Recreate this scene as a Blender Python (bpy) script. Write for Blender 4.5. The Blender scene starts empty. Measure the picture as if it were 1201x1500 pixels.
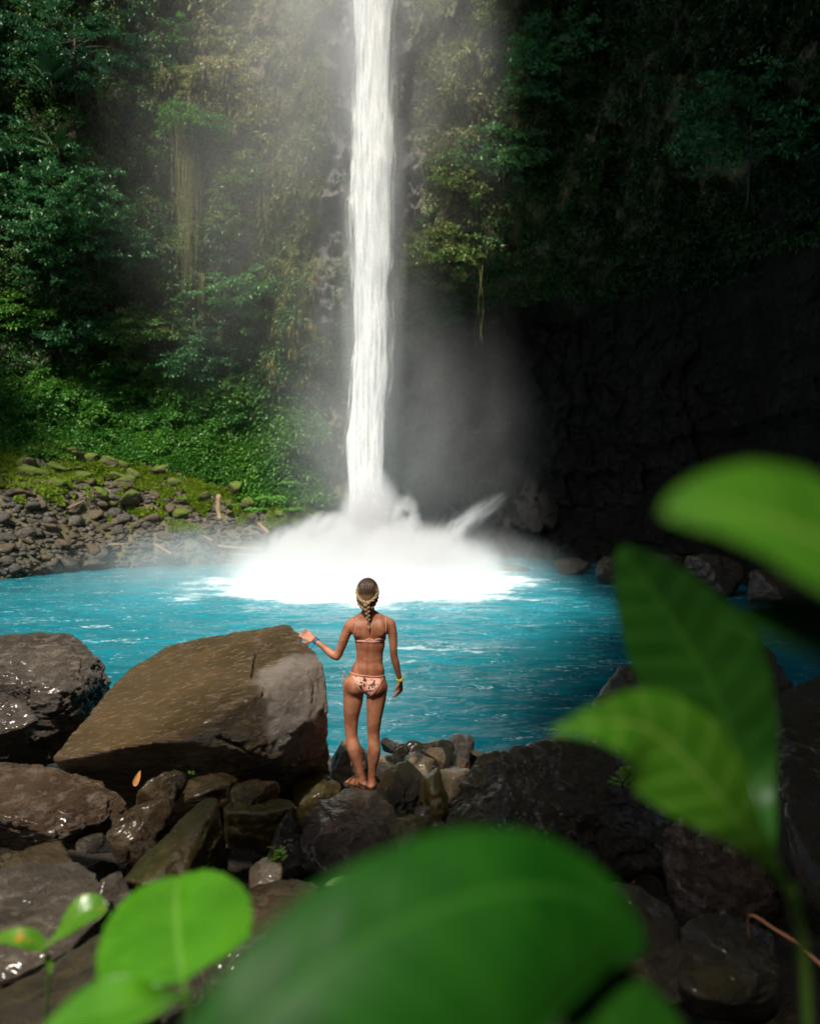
import bpy, bmesh, math, random
import numpy as np
from mathutils import Vector, Matrix
from mathutils.bvhtree import BVHTree

R = math.radians
scene = bpy.context.scene
COL = scene.collection

# ------------------------------------------------------------------ camera
CAM_Z = 2.8
cam_d = bpy.data.cameras.new('camera')
cam = bpy.data.objects.new('camera', cam_d); COL.objects.link(cam)
cam.location = (0, 0, CAM_Z); cam.rotation_euler = (R(90), 0, 0)
cam_d.sensor_width = 36; cam_d.lens = 24
cam_d.clip_start = 0.02; cam_d.clip_end = 500
cam_d.dof.use_dof = True; cam_d.dof.focus_distance = 6.2; cam_d.dof.aperture_fstop = 1.45
scene.camera = cam

# ------------------------------------------------------------------ light
SUN_TO = Vector((-0.15, -0.55, 0.82)).normalized()          # direction towards the sun
el = math.asin(SUN_TO.z); az = math.atan2(SUN_TO.x, SUN_TO.y)
w = bpy.data.worlds.new('World'); scene.world = w; w.use_nodes = True
nt = w.node_tree
sky = nt.nodes.new('ShaderNodeTexSky'); sky.sky_type = 'NISHITA'; sky.sun_disc = False
sky.sun_elevation = el; sky.sun_rotation = az; sky.dust_density = 3.0; sky.air_density = 1.0
bg = nt.nodes['Background']; bg.inputs['Strength'].default_value = 0.075
nt.links.new(sky.outputs[0], bg.inputs['Color'])
sun_d = bpy.data.lights.new('sun', 'SUN'); sun_d.energy = 4.8; sun_d.angle = R(4.0); sun_d.color = (1.0, 0.93, 0.82)
sun = bpy.data.objects.new('sun', sun_d); COL.objects.link(sun)
sun.rotation_euler = (-SUN_TO).to_track_quat('-Z', 'Y').to_euler()

scene.view_settings.view_transform = 'Standard'; scene.view_settings.look = 'None'
scene.view_settings.gamma = 1.0; scene.view_settings.exposure = 0.6
cy = scene.cycles
cy.max_bounces = 8; cy.diffuse_bounces = 3; cy.glossy_bounces = 3; cy.transmission_bounces = 4
cy.transparent_max_bounces = 12; cy.volume_bounces = 3
cy.volume_step_rate = 1.0; cy.volume_max_steps = 128
cy.use_denoising = True
try: cy.denoiser = 'OPENIMAGEDENOISE'
except Exception: pass
cy.sample_clamp_indirect = 4.0

# ------------------------------------------------------------------ helpers
F = 1000.0
def W(px, py, D):
    return Vector(((px - 600.5) / F * D, D, CAM_Z - (py - 750) / F * D))

def hash3(ix, iy, iz, seed):
    h = (ix.astype(np.int64) * 374761393 + iy.astype(np.int64) * 668265263 + iz.astype(np.int64) * 2147483647 + seed * 974711) & 0x7fffffff
    h = ((h ^ (h >> 13)) * 1274126177) & 0x7fffffff
    h = ((h ^ (h >> 16)) * 668265263) & 0x7fffffff
    return (h ^ (h >> 15)) % 100003 / 50001.5 - 1.0
def vnoise(p, seed=0):
    p = np.asarray(p, float); f = np.floor(p); t = p - f; t = t * t * (3 - 2 * t); i = f.astype(np.int64)
    out = 0
    for dx in (0, 1):
        wx = t[:, 0] if dx else 1 - t[:, 0]
        for dy in (0, 1):
            wy = t[:, 1] if dy else 1 - t[:, 1]
            for dz in (0, 1):
                wz = t[:, 2] if dz else 1 - t[:, 2]
                out = out + wx * wy * wz * hash3(i[:, 0] + dx, i[:, 1] + dy, i[:, 2] + dz, seed)
    return out
def fbm(p, octv=4, seed=0, gain=0.5):
    a = 1.0; s = 0; tot = 0; p = np.asarray(p, float)
    for k in range(octv):
        s = s + a * vnoise(p * (2.03 ** k) + 17.3 * k, seed + k); tot += a; a *= gain
    return s / tot
def cells(x, y, seed):
    """nearest jittered cell: returns (cell random, dx, dy, edge) """
    ix = np.floor(x).astype(np.int64); iy = np.floor(y).astype(np.int64)
    best = np.full(x.shape, 9e9); sec = np.full(x.shape, 9e9)
    r = np.zeros(x.shape); bx = np.zeros(x.shape); by = np.zeros(x.shape)
    z = np.zeros_like(ix)
    for a in (-1, 0, 1):
        for b in (-1, 0, 1):
            jx = ix + a; jy = iy + b
            cx = jx + .5 + .45 * hash3(jx, jy, z, seed); cyy = jy + .5 + .45 * hash3(jx, jy, z, seed + 1)
            d = (x - cx) ** 2 + (y - cyy) ** 2
            m = d < best
            sec = np.where(m, best, np.minimum(sec, d))
            best = np.where(m, d, best)
            r = np.where(m, hash3(jx, jy, z, seed + 2), r); bx = np.where(m, x - cx, bx); by = np.where(m, y - cyy, by)
    return r, bx, by, np.sqrt(sec) - np.sqrt(best)

def PY(P): return 750 - (P[:, 2] - CAM_Z) / P[:, 1] * F
def sstep(a, b, x):
    t = np.clip((x - a) / (b - a), 0, 1); return t * t * (3 - 2 * t)
def make_mesh(name, V, Fc, mat=None, smooth=True, attr=None):
    """V (n,3); Fc int array (m,3|4) or list of such arrays"""
    me = bpy.data.meshes.new(name)
    V = np.asarray(V, np.float32)
    fl = Fc if isinstance(Fc, list) else [Fc]
    fl = [np.asarray(f, np.int32) for f in fl if len(f)]
    loops = np.concatenate([f.ravel() for f in fl])
    tot = np.concatenate([np.full(len(f), f.shape[1], np.int32) for f in fl])
    start = np.concatenate([[0], np.cumsum(tot)[:-1]]).astype(np.int32)
    me.vertices.add(len(V)); me.vertices.foreach_set('co', V.ravel())
    me.loops.add(len(loops)); me.loops.foreach_set('vertex_index', loops)
    me.polygons.add(len(tot)); me.polygons.foreach_set('loop_start', start); me.polygons.foreach_set('loop_total', tot)
    if smooth: me.polygons.foreach_set('use_smooth', np.ones(len(tot), bool))
    me.update(calc_edges=True)
    if attr is not None:
        for k, v in attr.items():
            a = me.attributes.new(k, 'FLOAT', 'POINT'); a.data.foreach_set('value', np.asarray(v, np.float32))
    if mat: me.materials.append(mat)
    return me
def link(name, me, parent=None, **props):
    o = bpy.data.objects.new(name, me); COL.objects.link(o)
    if parent is not None: o.parent = parent
    for k, v in props.items():
        if v is not None: o[k] = v
    return o
def thing(name, loc, label, category, group=None):
    o = bpy.data.objects.new(name, None); COL.objects.link(o); o.location = loc; o.empty_display_size = .1
    o['label'] = label; o['category'] = category
    if group: o['group'] = group
    return o
def recenter(me, c):
    me.transform(Matrix.Translation(-Vector(c)))

# ------------------------------------------------------------------ materials
def newmat(name):
    m = bpy.data.materials.new(name); m.use_nodes = True
    n = m.node_tree.nodes; n.clear()
    out = n.new('ShaderNodeOutputMaterial')
    return m, n, m.node_tree.links, out
def ramp(n, stops):
    r = n.new('ShaderNodeValToRGB'); e = r.color_ramp.elements
    while len(e) > 1: e.remove(e[0])
    e[0].position = stops[0][0]; e[0].color = (*stops[0][1], 1)
    for p, c in stops[1:]:
        x = e.new(p); x.color = (*c, 1)
    return r
def noise(n, l, vec, scale, detail=4, rough=.55, dist=0):
    t = n.new('ShaderNodeTexNoise'); t.inputs['Scale'].default_value = scale
    t.inputs['Detail'].default_value = detail; t.inputs['Roughness'].default_value = rough; t.inputs['Distortion'].default_value = dist
    if vec is not None: l.new(vec, t.inputs['Vector'])
    return t.outputs['Fac']
def mapping(n, l, vec, scale=(1, 1, 1), rot=(0, 0, 0), loc=(0, 0, 0)):
    m = n.new('ShaderNodeMapping'); m.inputs['Scale'].default_value = scale; m.inputs['Rotation'].default_value = rot; m.inputs['Location'].default_value = loc
    l.new(vec, m.inputs['Vector']); return m.outputs[0]
def mth(n, l, op, a, b=None, c=None, clamp=False):
    m = n.new('ShaderNodeMath'); m.operation = op; m.use_clamp = clamp
    for i, v in enumerate((a, b, c)):
        if v is None: continue
        if isinstance(v, (int, float)): m.inputs[i].default_value = v
        else: l.new(v, m.inputs[i])
    return m.outputs[0]
def mixc(n, l, f, a, b):
    m = n.new('ShaderNodeMix'); m.data_type = 'RGBA'
    for i, v in ((0, f), (6, a), (7, b)):
        if isinstance(v, (int, float)): m.inputs[i].default_value = v
        elif isinstance(v, tuple): m.inputs[i].default_value = (*v, 1)
        else: l.new(v, m.inputs[i])
    return m.outputs[2]
def objcoord(n, rnd=True, l=None):
    tc = n.new('ShaderNodeTexCoord'); 
    if not rnd: return tc.outputs['Object']
    oi = n.new('ShaderNodeObjectInfo')
    v = n.new('ShaderNodeVectorMath'); v.operation = 'MULTIPLY_ADD'
    v.inputs[1].default_value = (1, 1, 1)
    c = n.new('ShaderNodeCombineXYZ')
    s = mth(n, l, 'MULTIPLY', oi.outputs['Random'], 37.0)
    for i in range(3): l.new(s, c.inputs[i])
    l.new(tc.outputs['Object'], v.inputs[0]); l.new(c.outputs[0], v.inputs[2])
    return v.outputs[0]

def rock_mat(name, a, b, c, rough=(.25, .6), scale=3.0, streak=(1, 1, 1), srot=(0, 0, 0), bump=.5, bdist=.03, moss=0.0, mosscol=(.05, .06, .008), patch=None, crack=0.0, wet=.4):
    m, n, l, out = newmat(name)
    v = objcoord(n, True, l)
    vs = mapping(n, l, v, streak, srot)
    f1 = noise(n, l, v, scale * .5, 6, .6); f2 = noise(n, l, vs, scale * 3, 7, .65); f3 = noise(n, l, vs, scale * 14, 5, .7)
    col = mixc(n, l, ramp_out(n, l, f1, .38, .62), a, b)
    col = mixc(n, l, ramp_out(n, l, f2, .45, .7), col, c)
    dark = mth(n, l, 'MULTIPLY_ADD', f3, 2.4, -.25)
    mm = n.new('ShaderNodeMix'); mm.data_type = 'RGBA'; mm.blend_type = 'MULTIPLY'; mm.inputs[0].default_value = .85
    cc = n.new('ShaderNodeCombineXYZ')
    for i in range(3): l.new(dark, cc.inputs[i])
    l.new(col, mm.inputs[6]); l.new(cc.outputs[0], mm.inputs[7]); col = mm.outputs[2]
    if patch:                                   # a pale bare patch with its own place on the stone
        (px, py, pz), rad, pc = patch
        tc = n.new('ShaderNodeTexCoord'); d = n.new('ShaderNodeVectorMath'); d.operation = 'DISTANCE'
        l.new(tc.outputs['Object'], d.inputs[0]); d.inputs[1].default_value = (px, py, pz)
        dd = mth(n, l, 'ADD', d.outputs['Value'], mth(n, l, 'MULTIPLY_ADD', f1, .9, -.45))
        pf = mth(n, l, 'SUBTRACT', 1.0, ramp_out(n, l, mth(n, l, 'DIVIDE', dd, rad), .75, 1.0))
        col = mixc(n, l, pf, col, mixc(n, l, f2, pc, (pc[0] * .45, pc[1] * .42, pc[2] * .38)))
    if moss > 0:
        g = n.new('ShaderNodeNewGeometry'); sp = n.new('ShaderNodeSeparateXYZ'); l.new(g.outputs['Normal'], sp.inputs[0])
        mf = mth(n, l, 'MULTIPLY', ramp_out(n, l, sp.outputs[2], .15, .8), ramp_out(n, l, mth(n, l, 'MULTIPLY_ADD', f2, .6, mth(n, l, 'MULTIPLY', f1, .6)), .5, .66))
        col = mixc(n, l, mth(n, l, 'MULTIPLY', mf, moss), col, mosscol)
    p = n.new('ShaderNodeBsdfPrincipled'); l.new(col, p.inputs['Base Color'])
    rr = mth(n, l, 'MULTIPLY_ADD', f2, rough[1] - rough[0], rough[0]); l.new(rr, p.inputs['Roughness'])
    f4 = noise(n, l, vs, scale * 45, 3, .7)
    p.inputs['Coat Weight'].default_value = wet; p.inputs['Coat Roughness'].default_value = .16
    vo = n.new('ShaderNodeTexVoronoi'); vo.feature = 'DISTANCE_TO_EDGE'; vo.inputs['Scale'].default_value = scale * .8
    l.new(mixv(n, l, vs, f2, .25), vo.inputs['Vector'])
    ck = mth(n, l, 'MULTIPLY', ramp_out(n, l, vo.outputs['Distance'], 0.0, .05), crack)
    h = mth(n, l, 'ADD', mth(n, l, 'MULTIPLY', f2, 1.0), mth(n, l, 'MULTIPLY_ADD', f3, .5, mth(n, l, 'MULTIPLY_ADD', f4, .22, ck)))
    b_ = n.new('ShaderNodeBump'); b_.inputs['Strength'].default_value = min(1, bump * 1.3); b_.inputs['Distance'].default_value = bdist * 1.8
    l.new(h, b_.inputs['Height']); l.new(b_.outputs[0], p.inputs['Normal'])
    l.new(p.outputs[0], out.inputs[0]); return m
def mixv(n, l, v, f, amt):
    a = n.new('ShaderNodeVectorMath'); a.operation = 'ADD'
    c = n.new('ShaderNodeCombineXYZ'); s = mth(n, l, 'MULTIPLY', f, amt)
    for i in range(3): l.new(s, c.inputs[i])
    l.new(v, a.inputs[0]); l.new(c.outputs[0], a.inputs[1]); return a.outputs[0]
def ramp_out(n, l, v, lo, hi):
    m = n.new('ShaderNodeMapRange'); m.inputs['From Min'].default_value = lo; m.inputs['From Max'].default_value = hi
    m.interpolation_type = 'SMOOTHSTEP'; l.new(v, m.inputs['Value']); return m.outputs[0]

def leaf_mat(name, stops, trans=.3, rough=.45, big=None, spec=.4):
    """colour by the per-leaf 'tint' attribute"""
    m, n, l, out = newmat(name)
    a = n.new('ShaderNodeAttribute'); a.attribute_name = 'tint'
    r = ramp(n, stops); l.new(a.outputs['Fac'], r.inputs[0])
    p = n.new('ShaderNodeBsdfPrincipled'); l.new(r.outputs[0], p.inputs['Base Color']); p.inputs['Roughness'].default_value = rough
    p.inputs['Specular IOR Level'].default_value = spec
    t = n.new('ShaderNodeBsdfTranslucent'); l.new(r.outputs[0], t.inputs[0])
    x = n.new('ShaderNodeMixShader'); x.inputs[0].default_value = trans
    l.new(p.outputs[0], x.inputs[1]); l.new(t.outputs[0], x.inputs[2]); l.new(x.outputs[0], out.inputs[0]); return m
def plain(name, col, rough=.6, spec=.5, metallic=0, sss=0):
    m, n, l, out = newmat(name)
    p = n.new('ShaderNodeBsdfPrincipled'); p.inputs['Roughness'].default_value = rough
    p.inputs['Specular IOR Level'].default_value = spec; p.inputs['Metallic'].default_value = metallic
    v = objcoord(n, False); f = noise(n, l, v, 30, 4)
    l.new(mixc(n, l, f, tuple(c * .75 for c in col), tuple(min(1, c * 1.2) for c in col)), p.inputs['Base Color'])
    if sss: p.inputs['Subsurface Weight'].default_value = sss; p.inputs['Subsurface Radius'].default_value = (.03, .012, .006)
    l.new(p.outputs[0], out.inputs[0]); return m

M = {}
M['wet_brown'] = rock_mat('wet_brown_rock', (.095, .054, .018), (.042, .025, .008), (.17, .115, .062), (.12, .42), 2.6, bump=.7, bdist=.025, moss=.5, mosscol=(.055, .042, .006))
M['slab'] = rock_mat('slab_rock', (.105, .062, .020), (.058, .036, .009), (.17, .12, .068), (.12, .38), 2.2, (1, 5, 5), (0, R(-22), R(8)), .7, .02,
                     patch=((.75, -.32, .32), .60, (.36, .31, .26)))
M['grey'] = rock_mat('grey_rock', (.10, .08, .058), (.045, .035, .022), (.20, .165, .125), (.15, .5), 3.5, (1, 1, 2.2), (.3, .2, 0), .8, .03)
M['reddish'] = rock_mat('reddish_rock', (.12, .072, .036), (.055, .030, .011), (.20, .15, .11), (.12, .42), 3.2, (1, 1, 3), (.2, .3, 0), .9, .03)
M['olive'] = rock_mat('olive_rock', (.080, .056, .014), (.045, .033, .009), (.13, .095, .04), (.2, .5), 3, (3, 1, 1), (0, R(40), 0), .4, .02, moss=.5)
M['tan'] = rock_mat('tan_rock', (.22, .16, .09), (.12, .085, .04), (.32, .26, .19), (.35, .65), 4, (1, 1, 1), (0, 0, 0), .6, .02)
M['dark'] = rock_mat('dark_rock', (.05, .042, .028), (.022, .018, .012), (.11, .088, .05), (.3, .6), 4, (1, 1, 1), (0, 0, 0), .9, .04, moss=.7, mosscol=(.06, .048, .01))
M['bank'] = rock_mat('bank_rock', (.065, .056, .043), (.022, .018, .013), (.17, .15, .125), (.35, .7), 2.5, (1, 1, 1), (0, 0, 0), .6, .04, wet=0.0)
M['bank_brown'] = rock_mat('bank_brown_rock', (.085, .056, .028), (.06, .042, .022), (.16, .14, .08), (.35, .7), 2.5, (1, 1, 1), (0, 0, 0), .6, .04, wet=0.0)
M['moss'] = rock_mat('moss', (.10, .20, .014), (.06, .11, .012), (.26, .20, .03), (.8, .95), 3, bump=.9, bdist=.06, wet=0.0)
M['ground'] = rock_mat('ground', (.04, .03, .018), (.022, .017, .010), (.07, .055, .03), (.4, .7), 2, bump=1, bdist=.05, wet=0.0)
M['wood'] = rock_mat('wood', (.26, .17, .10), (.16, .10, .05), (.36, .27, .18), (.6, .8), 4, (8, 8, 1), bump=.5, bdist=.01, wet=0.0)

# ------------------------------------------------------------------ cliff surface
ZR = np.array([-2, .5, 3, 5, 8, 11, 14, 16, 18, 22, 27, 34, 44.])
TAB = {
 -900: [12, 12.5, 13, 14, 15, 16, 17, 17, 17, 17, 17, 17, 17],
 -300: [22, 23, 25, 27, 29, 31, 32, 32, 32, 32, 31, 30, 29],
 0:    [27.5, 28.5, 31.5, 34, 37, 39.5, 40, 39.5, 39, 38.5, 38, 37, 37],
 200:  [33.5, 34.5, 37, 38.5, 40.5, 42, 41.5, 41, 40.5, 40, 39, 38, 38],
 350:  [35.5, 36.5, 38.5, 39.5, 40.3, 40.5, 39.5, 39, 38.5, 38, 37.5, 37, 37],
 430:  [35.5, 36, 37, 37.5, 38, 37.5, 36.8, 36.5, 36.2, 36, 36, 36, 36],
 480:  [38, 38, 38, 38, 37.5, 37, 35.8, 35, 34.5, 34.3, 34, 34, 34],
 545:  [40, 40, 40, 40, 39.5, 38.5, 36, 35, 34.3, 33.8, 33.5, 33.3, 33.3],
 600:  [41, 41, 41, 41, 41, 40, 36, 34.6, 34, 33.6, 33.2, 33, 33],
 700:  [42, 42, 42, 42, 42, 41.5, 38.5, 34.2, 33.4, 32.6, 32, 31, 30],
 800:  [40, 40.5, 41, 41.5, 42, 41.5, 40, 35, 33, 32, 31, 30, 28],
 900:  [34, 36, 38.5, 39.5, 40, 40, 38, 34, 31.5, 30, 29, 27, 24],
 1000: [29, 31, 34, 36, 37, 37, 35, 32, 29, 27, 26, 23, 19],
 1200: [20, 22, 24.5, 26, 27, 27, 26, 25, 23, 21, 19, 16, 11],
 1700: [9, 10, 11, 12, 13, 14, 14, 13, 12, 10, 8, 6, 3],
}
UC = np.array(sorted(TAB)); TT = np.array([TAB[k] for k in UC])
def cliffD0(u, z):
    u = np.asarray(u, float); z = np.asarray(z, float)
    iz = np.clip(np.searchsorted(ZR, z) - 1, 0, len(ZR) - 2); tz = np.clip((z - ZR[iz]) / (ZR[iz + 1] - ZR[iz]), 0, 1); tz = tz * tz * (3 - 2 * tz) * .5 + tz * .5
    iu = np.clip(np.searchsorted(UC, u) - 1, 0, len(UC) - 2); tu = np.clip((u - UC[iu]) / (UC[iu + 1] - UC[iu]), 0, 1); tu = tu * tu * (3 - 2 * tu) * .6 + tu * .4
    a = TT[iu, iz] * (1 - tz) + TT[iu, iz + 1] * tz; b = TT[iu + 1, iz] * (1 - tz) + TT[iu + 1, iz + 1] * tz
    return a * (1 - tu) + b * tu
def cliffP(u, z):
    u = np.asarray(u, float); z = np.asarray(z, float)
    D = cliffD0(u, z)
    x = (u - 600.5) / F * D
    P = np.stack([x, D, z], 1)
    big = fbm(P * .16 + 5, 3, 11) * 2.0
    mid = fbm(P * np.array([.7, .7, .45]), 4, 23) * .9
    r, bx, by, e = cells(x * 1.15 + .3 * vnoise(P * .8, 5), z * .62, 7)
    blk = r * .42 + bx * .35 * r + by * .3 - .25 * np.exp(-e * 14)
    r2, bx2, by2, e2 = cells(x * 2.6, z * 1.9 + .2 * vnoise(P, 9), 17)
    blk2 = r2 * .16 + by2 * .12 - .1 * np.exp(-e2 * 12)
    slope = np.clip((9.5 - z) / 4, 0, 1) * np.clip((470 - u) / 60, 0, 1)      # the bank and green slope are smooth
    wgt = 1 - .75 * slope
    near = np.exp(-((u - 545) / 85) ** 2)
    D2 = D + (big * (1 - .8 * near) + mid * .7 + (blk + blk2) * (1.0 + .5 * near)) * wgt
    return np.stack([(u - 600.5) / F * D2, D2, z + blk2 * .3], 1)
def cliffN(u, z):
    e = 3.0
    a = cliffP(u + e, z) - cliffP(u - e, z); b = cliffP(u, z + .2) - cliffP(u, z - .2)
    n = np.cross(b, a); n /= np.linalg.norm(n, axis=1)[:, None] + 1e-9
    n[n[:, 1] > 0] *= -1
    return n
def grid_faces(nu, nv):
    i = np.arange(nu - 1)[:, None] * nv + np.arange(nv - 1)[None, :]
    return np.stack([i, i + nv, i + nv + 1, i + 1], -1).reshape(-1, 4)

def cliff_mat():
    m, n, l, out = newmat('cliff_rock')
    g = n.new('ShaderNodeTexCoord'); v = g.outputs['Object']
    vs = mapping(n, l, v, (1, 1, .4))
    f1 = noise(n, l, v, .25, 5); f2 = noise(n, l, vs, 1.6, 7, .65); f3 = noise(n, l, vs, 7, 6, .7)
    col = mixc(n, l, ramp_out(n, l, f2, .4, .62), (.085, .075, .06), (.17, .15, .125))
    col = mixc(n, l, ramp_out(n, l, f1, .45, .6), col, (.13, .085, .05))
    col = mixc(n, l, ramp_out(n, l, f3, .5, .72), col, (.05, .055, .025))
    a = n.new('ShaderNodeAttribute'); a.attribute_name = 'bare'
    col = mixc(n, l, a.outputs['Fac'], mixc(n, l, ramp_out(n, l, f2, .3, .6), (.075, .085, .028), mixc(n, l, .5, col, (.13, .12, .06))), mixc(n, l, f3, (.09, .085, .08), (.21, .20, .19)))
    p = n.new('ShaderNodeBsdfPrincipled'); a2 = n.new('ShaderNodeAttribute'); a2.attribute_name = 'cave_shade'
    col = mixc(n, l, a2.outputs['Fac'], col, mixc(n, l, f2, (.003, .003, .003), (.014, .012, .010)))  # wet cave rock painted near-black so the cave reads as shaded
    l.new(col, p.inputs['Base Color'])
    l.new(mth(n, l, 'MULTIPLY_ADD', f3, .4, .3), p.inputs['Roughness']); p.inputs['Specular IOR Level'].default_value = .2
    b_ = n.new('ShaderNodeBump'); b_.inputs['Strength'].default_value = .9; b_.inputs['Distance'].default_value = .25
    l.new(mth(n, l, 'ADD', f2, mth(n, l, 'MULTIPLY', f3, .4)), b_.inputs['Height']); l.new(b_.outputs[0], p.inputs['Normal'])
    l.new(p.outputs[0], out.inputs[0]); return m

def PY(P): return 750 - (P[:, 2] - CAM_Z) / P[:, 1] * F
def bareness(u, py, P):
    nz = fbm(P * .5, 3, 77)
    left = np.exp(-((u - 492 + (py - 250) * .06) / 24) ** 2) * sstep(520, 460, py)
    right = np.exp(-((u - 596) / 22) ** 2) * sstep(430, 320, py)
    return np.clip((left + right) * 1.3 + nz * .9 - .25, 0, 1)

us = np.concatenate([np.arange(-900, -60, 14), np.arange(-60, 1260, 3.2), np.arange(1260, 1701, 14)])
zs = np.concatenate([np.arange(-2, 31, .13), np.arange(31, 36.1, .8)])
UU, ZZ = np.meshgrid(us, zs, indexing='ij')
P = cliffP(UU.ravel(), ZZ.ravel())
me = make_mesh('cliff', P, grid_faces(len(us), len(zs)), cliff_mat(), attr={'bare': bareness(UU.ravel(), PY(P), P), 'cave_shade': sstep(1.0, -1.0, ZZ.ravel() - np.interp(UU.ravel(), [480, 560, 700, 800, 900, 1300], [6, 11, 14.2, 15, 16, 17]) + fbm(P * .5, 3, 3) * 2) * sstep(490, 560, UU.ravel())})
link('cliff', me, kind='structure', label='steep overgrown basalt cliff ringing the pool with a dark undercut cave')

# unseen gorge wall that cuts ambient light, and an added roof shading the right
th = np.linspace(R(150), R(390), 70); hz = np.linspace(-1, 10.5, 24)
TH, HZ = np.meshgrid(th, hz, indexing='ij'); TH = TH.ravel(); HZ = HZ.ravel()
rr = 12 + HZ * .25 + fbm(np.stack([np.cos(TH) * 4, np.sin(TH) * 4, HZ * .2], 1), 4, 3) * 3
Pb = np.stack([np.cos(TH) * rr * 1.2, 4 + np.sin(TH) * rr, HZ * (1 + 1.9 * sstep(.15, .4, np.cos(TH)))], 1)
link('gorge_shade_wall', make_mesh('gorge_shade_wall', Pb, grid_faces(70, 24), M['ground']), kind='structure')
SHADE_ROOF = [(-4.4, -30), (-4.4, -19.3), (-5.6, -17.6), (-5.6, -15), (-3.2, -9), (.3, -2), (.4, 5), (-.4, 12), (.8, 20), (3.2, 36), (40, 42), (42, -28)]
bm = bmesh.new()
lo = [bm.verts.new((x, y, 32.5)) for x, y in SHADE_ROOF]; hi = [bm.verts.new((x, y, 37)) for x, y in SHADE_ROOF]
bm.faces.new(lo[::-1]); bm.faces.new(hi)
for i in range(len(SHADE_ROOF)): bm.faces.new((lo[i], lo[(i + 1) % len(SHADE_ROOF)], hi[(i + 1) % len(SHADE_ROOF)], hi[i]))
bmesh.ops.triangulate(bm, faces=bm.faces[:])
bmesh.ops.subdivide_edges(bm, edges=bm.edges[:], cuts=9, use_grid_fill=True)
for v in bm.verts:
    k = vnoise(np.array([[v.co.x * .3, v.co.y * .3, v.co.z * .3]]), 4)[0]; v.co.z += k * 1.2 - min(10, max(0, v.co.x - 5)) * .8 + min(18, max(0, v.co.y - 5)) * .7; v.co.x += k * .9
me = bpy.data.meshes.new('shade_roof'); bm.to_mesh(me); bm.free(); me.materials.append(M['ground'])
link('shade_roof', me, kind='structure')

# ------------------------------------------------------------------ near ground
def ground_z(x, y):
    z = np.interp(y, [-6, 0, 2.2, 3.4, 4.6, 5.6, 7.2, 8.6, 11, 14], [1.6, 1.2, .75, .5, .25, .15, .0, -.25, -1.2, -2])
    z = z + np.clip((x - 1.2) * .22, 0, 2.2) * np.clip((9.5 - y) / 3, 0, 1) + np.clip((-x - 3) * .12, 0, 1.0) * np.clip((9 - y) / 3, 0, 1)
    return z
gx = np.arange(-16, 16, .12); gy = np.arange(-10, 15, .12)
GX, GY = np.meshgrid(gx, gy, indexing='ij'); GX = GX.ravel(); GY = GY.ravel()
GZ = ground_z(GX, GY) + fbm(np.stack([GX, GY, GX * 0], 1) * 1.8, 5, 31) * .16
link('ground', make_mesh('ground', np.stack([GX, GY, GZ], 1), grid_faces(len(gx), len(gy)), M['ground']), kind='structure')

# ------------------------------------------------------------------ pool water
def water_mat():
    m, n, l, out = newmat('pool_water')
    tc = n.new('ShaderNodeTexCoord'); v = tc.outputs['Object']
    a = n.new('ShaderNodeAttribute'); a.attribute_name = 'foam'
    vs = mapping(n, l, v, (.55, 1.5, 1), (0, 0, R(-8)))
    w1 = noise(n, l, vs, 1.1, 7, .62, 1.2); w2 = noise(n, l, vs, 4.5, 5, .65, 1.0); w3 = noise(n, l, v, .18, 3)
    col = mixc(n, l, ramp_out(n, l, w1, .35, .65), (.001, .088, .118), (.003, .155, .19))
    col = mixc(n, l, ramp_out(n, l, w3, .4, .65), col, (.002, .14, .19))
    ar = n.new('ShaderNodeAttribute'); ar.attribute_name = 'air'
    col = mixc(n, l, mth(n, l, 'MULTIPLY', ar.outputs['Fac'], mth(n, l, 'MULTIPLY_ADD', w1, .7, .25)), col, (.035, .33, .43))
    rid = mth(n, l, 'ABSOLUTE', mth(n, l, 'SUBTRACT', w1, .5)); rid2 = mth(n, l, 'ABSOLUTE', mth(n, l, 'SUBTRACT', w2, .5))
    fr = mth(n, l, 'SUBTRACT', 1.0, ramp_out(n, l, rid, .004, .035))
    fr2 = mth(n, l, 'SUBTRACT', 1.0, ramp_out(n, l, rid2, .01, .06))
    msk = ramp_out(n, l, noise(n, l, vs, .7, 4, .6), (.50), .70)
    foam = mth(n, l, 'MULTIPLY', mth(n, l, 'MULTIPLY', fr, fr2), msk)
    w4 = noise(n, l, mapping(n, l, v, (1.5, 3.6, 1), (0, 0, R(6))), 2.6, 6, .7, 1.6); w5 = noise(n, l, mapping(n, l, v, (.8, 1.6, 1), (0, 0, R(-15))), 1.3, 3, .5)
    fl = mth(n, l, 'MULTIPLY', ramp_out(n, l, w4, .55, .68), ramp_out(n, l, w5, .42, .62))
    foam = mth(n, l, 'ADD', mth(n, l, 'MULTIPLY', foam, .6), mth(n, l, 'MULTIPLY', fl, .5))
    wf = mth(n, l, 'MULTIPLY', a.outputs['Fac'], mth(n, l, 'ADD', .35, mth(n, l, 'ADD', w2, w1)))
    foam = mth(n, l, 'ADD', foam, ramp_out(n, l, wf, .25, 1.0), clamp=True)
    col = mixc(n, l, foam, col, (.75, .85, .88))
    p = n.new('ShaderNodeBsdfPrincipled'); l.new(col, p.inputs['Base Color'])
    p.inputs['Roughness'].default_value = .18; p.inputs['IOR'].default_value = 1.33
    l.new(mth(n, l, 'MULTIPLY_ADD', foam, .6, .14), p.inputs['Roughness'])
    b_ = n.new('ShaderNodeBump'); b_.inputs['Strength'].default_value = .6; b_.inputs['Distance'].default_value = .08
    l.new(mth(n, l, 'ADD', w1, mth(n, l, 'MULTIPLY', w2, .5)), b_.inputs['Height']); l.new(b_.outputs[0], p.inputs['Normal'])
    l.new(p.outputs[0], out.inputs[0]); return m
FX, FY = -1.75, 31.0          # where the fall meets the pool
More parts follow.
